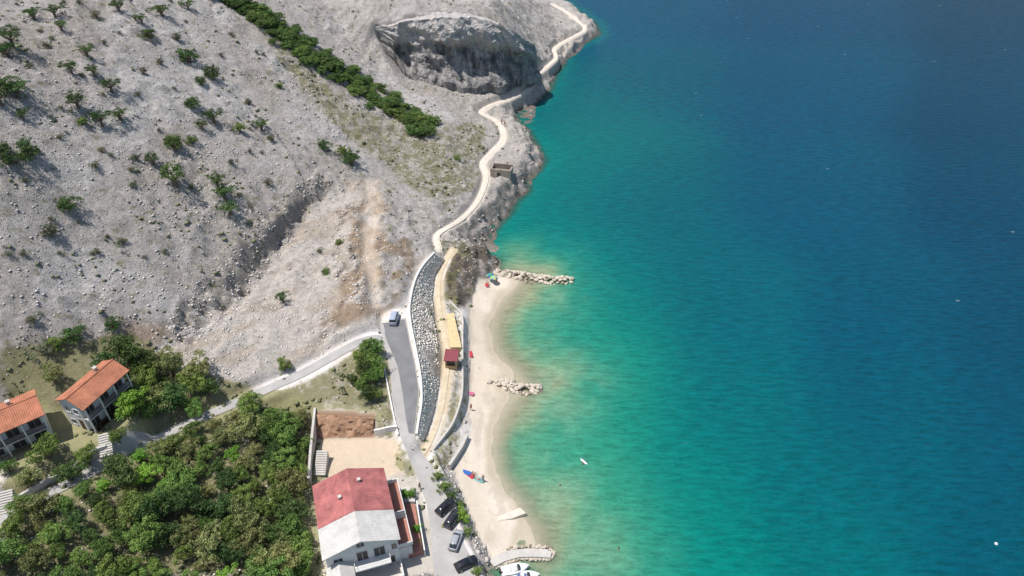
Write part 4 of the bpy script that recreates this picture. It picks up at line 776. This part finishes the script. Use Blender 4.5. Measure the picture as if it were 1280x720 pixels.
# ------------------------------------------------------------ people
skin=mat('skin',(.42,.25,.17),.6,.05,5)
def posemesh(kind):
    if kind=='stand': J=[(0,0,.92),(0,0,1.15),(0,0,1.38),(0,0,1.5),(0,0,1.62),(0,.02,1.72),(-.1,0,.88),(-.13,.12,.48),(-.14,.05,.08),(-.14,.17,.03),(.1,0,.88),(.12,-.06,.48),(.13,-.2,.1),(.13,-.1,.03),(-.18,0,1.4),(-.25,-.05,1.12),(-.25,.08,.9),(-.25,.12,.82),(.18,0,1.4),(.25,.02,1.12),(.24,.16,.92),(.24,.2,.85)]
    elif kind=='lie': J=[(0,0,.14),(0,.23,.13),(0,.46,.14),(0,.58,.14),(0,.7,.15),(0,.8,.15),(-.1,-.04,.13),(-.15,-.42,.2),(-.16,-.84,.09),(-.18,-.88,.2),(.1,-.04,.13),(.15,-.46,.12),(.17,-.88,.09),(.2,-.92,.2),(-.18,.46,.13),(-.33,.28,.09),(-.36,.04,.08),(-.36,-.05,.08),(.18,.46,.13),(.38,.6,.09),(.3,.8,.1),(.22,.84,.12)]
    else: J=[(0,0,.12),(0,-.06,.35),(0,-.04,.57),(0,-.02,.69),(0,0,.8),(0,.02,.9),(-.1,.03,.13),(-.15,.38,.42),(-.14,.62,.08),(-.14,.75,.05),(.1,.03,.13),(.16,.4,.38),(.15,.68,.08),(.15,.8,.05),(-.18,-.04,.57),(-.26,.1,.36),(-.2,.34,.4),(-.18,.42,.42),(.18,-.04,.57),(.3,-.2,.33),(.3,-.3,.08),(.3,-.36,.04)]
    E=[(0,1),(1,2),(2,3),(3,4),(4,5),(0,6),(6,7),(7,8),(8,9),(0,10),(10,11),(11,12),(12,13),(2,14),(14,15),(15,16),(16,17),(2,18),(18,19),(19,20),(20,21)]
    Rr=[.14,.12,.14,.055,.09,.085,.09,.06,.04,.035,.09,.06,.04,.035,.06,.042,.032,.03,.06,.042,.032,.03]
    me=bpy.data.meshes.new('person'); me.from_pydata(J,E,[]); return me,Rr,J
def person(p,rz,kind,cloth,label,cat='person',group=None,sink=0):
    me,Rr,J=posemesh(kind); me.materials.append(skin); e=bpy.data.objects.new('person',me); COL.objects.link(e); e.location=(p[0],p[1],p[2]-sink); e.rotation_euler=(0,0,rz)
    md=e.modifiers.new('s','SKIN'); md.use_smooth_shade=True
    for i,q in enumerate(Rr): me.skin_vertices[0].data[i].radius=(q,q*.8 if i<3 else q); me.skin_vertices[0].data[i].use_root=(i==0)
    s=e.modifiers.new('u','SUBSURF'); s.levels=1; s.render_levels=1
    tag(e,label,cat,group)
    a=Vector(J[0]); b=Vector(J[1]); d=(b-a).normalized(); MB().tube(a-d*.13,a+d*.1,.155,.15,10).build('swimwear',cloth,e,True)
    hd=Vector(J[5]); up=(Vector(J[5])-Vector(J[3])).normalized(); MB().tube(hd-up*.02,hd+up*.1,.1,.055,8).build('hair',wood,e,True)
cm=lambda n,c: mat(n,c,.8,.08,3)
red=cm('red_cloth',(.45,.04,.06)); blue=cm('blue_cloth',(.04,.12,.38)); green=cm('green_cloth',(.08,.40,.14)); yel=cm('yellow_cloth',(.65,.55,.12)); pink=cm('pink_cloth',(.5,.13,.22)); blk=cm('black_cloth',(.02,.02,.02)); turq=cm('turquoise_cloth',(.08,.40,.45))
def H3(px,py): 
    p=hit(px,py); return (p[0],p[1],max(0,p[2]))
def towel(px,py,rz,m,label):
    p=H3(px,py); mb=MB(); mb.add([(x,y,.04+.02*math.sin(x*5+y*3)) for y in np.linspace(-.85,.85,7) for x in np.linspace(-.4,.4,5)],[(j*5+i,j*5+i+1,j*5+i+6,j*5+i+5) for j in range(6) for i in range(4)])
    o=mb.build('beach_towel',m,None,True); o.location=(p[0],p[1],p[2]+.08); o.rotation_euler=(0,0,rz); tag(o,label,'towel')
def parasol(px,py,m,m2,label):
    p=H3(px,py); e=empty('beach_umbrella',p,0,label,'umbrella'); MB().tube((0,0,-.2),(0,0,1.9),.025,.02,6).build('pole',rail,e)
    n=8; top=(0,0,1.95)
    for mm,k0,nm in ((m,0,'canopy'),(m2,1,'canopy_panels')):
        mb=MB()
        for k in range(k0,n,2):
            a0=2*PI*k/n; a1=2*PI*(k+1)/n; R1=.8
            mb.add([top,(math.cos(a0)*.45,math.sin(a0)*.45,1.84),(math.cos(a1)*.45,math.sin(a1)*.45,1.84),(math.cos(a0)*R1,math.sin(a0)*R1,1.62),(math.cos(a1)*R1,math.sin(a1)*R1,1.62)],[(0,1,2),(1,3,4,2)])
        mb.build(nm,mm,e)
parasol(613,351,green,blue,'green and blue beach umbrella at the foot of the upper rock groyne'); parasol(617,354,yel,turq,'yellow and turquoise beach umbrella next to the upper groyne')
towel(608,356,.4,red,'red towel on the sand by the upper groyne'); towel(587,492,1.3,pink,'pink towel on the sand left of the middle groyne'); towel(588,443,.2,red,'red towel on the beach beside the maroon roofed hut'); towel(587,594,.9,red,'red towel on the lower beach next to the blue towel'); towel(583,591,1.2,blue,'blue towel on the lower beach left of the red towel'); towel(599,600,1.2,turq,'turquoise towel under the sunbather on the lower beach')
person(H3(599,600),R(70),'lie',red,'person sunbathing on the turquoise towel on the lower beach'); person(H3(591,594),R(-60),'sit',blk,'person sitting in dark swimwear beside the red towel on the lower beach'); person(H3(604,602),0,'stand',blue,'person standing in blue shorts on the lower beach')
person(H3(589,513),R(30),'stand',red,'person standing in red swimwear below the sea wall'); person(H3(610,356),R(80),'sit',yel,'person sitting by the umbrellas at the upper groyne'); person(H3(621,354),R(20),'stand',red,'person standing in red at the foot of the upper groyne')
person(H3(627,156),R(20),'stand',red,'person in red walking on the coast path far up the shore'); person(H3(631,158),R(200),'stand',blk,'person in black beside the walker on the far shore'); person(H3(525,612),R(10),'stand',blk,'person walking on the road above the parked cars')
person(W(728,580,0),R(60),'stand',blue,'swimmer holding a white board offshore from the middle of the beach',sink=1.25)
person(W(773,686,0),R(60),'stand',blk,'lone swimmer far out, above the bottom edge right of the jetty',sink=1.3)
person(W(700,607,0),R(160),'stand',red,'swimmer close to shore in the pale shallow water',sink=1.3)
def board(px,py,rz,label,name,cat,L=1.7):
    rg_=[]
    for t in np.linspace(0,1,9):
        w=.3*math.sqrt(max(.02,1-(2*t-1)**2)); x=-L/2+L*t; rg_.append([(x,-w,.03),(x,0,-.04),(x,w,.03),(x,0,.1)])
    o=MB().loft(rg_).build(name,cm('white_board',(.7,.7,.68)),None,True); o.location=W(px,py,.05); o.rotation_euler=(0,0,rz); tag(o,label,cat)
board(730,577,R(130),'white floating board held by the swimmer off the beach','paddle_board','board')
def buoy(px,py,label):
    e=empty('buoy',W(px,py,0),0,label,'buoy'); e.scale=(.6,.6,.6); MB().loft([[(math.cos(a)*r,math.sin(a)*r,z) for a in np.linspace(0,2*PI,11)[:-1]] for r,z in ((.1,-.3),(.38,-.1),(.45,.1),(.35,.35),(.12,.5))]).build('float',cm('white_float',(.7,.7,.7)),e,True); MB().tube((0,0,.5),(0,0,.75),.04).build('handle',blk,e)
buoy(1245,680,'white mooring buoy on the open water near the right edge')
# ------------------------------------------------------------ light
az=R(-96); el=R(69)
sd=Vector((math.sin(az)*math.cos(el),math.cos(az)*math.cos(el),math.sin(el)))
sn=bpy.data.lights.new('sun','SUN'); sn.energy=4.9; sn.angle=R(.5); sn.color=(1,.96,.91); so=bpy.data.objects.new('sun',sn); COL.objects.link(so); so.rotation_euler=sd.to_track_quat('Z','Y').to_euler()
w=bpy.data.worlds.new('World'); sc.world=w; w.use_nodes=True; nt=w.node_tree; sk=nt.nodes.new('ShaderNodeTexSky'); sk.sky_type='NISHITA'; sk.sun_disc=False; sk.sun_elevation=el; sk.sun_rotation=az; nt.links.new(sk.outputs[0],nt.nodes['Background'].inputs[0]); nt.nodes['Background'].inputs[1].default_value=.115
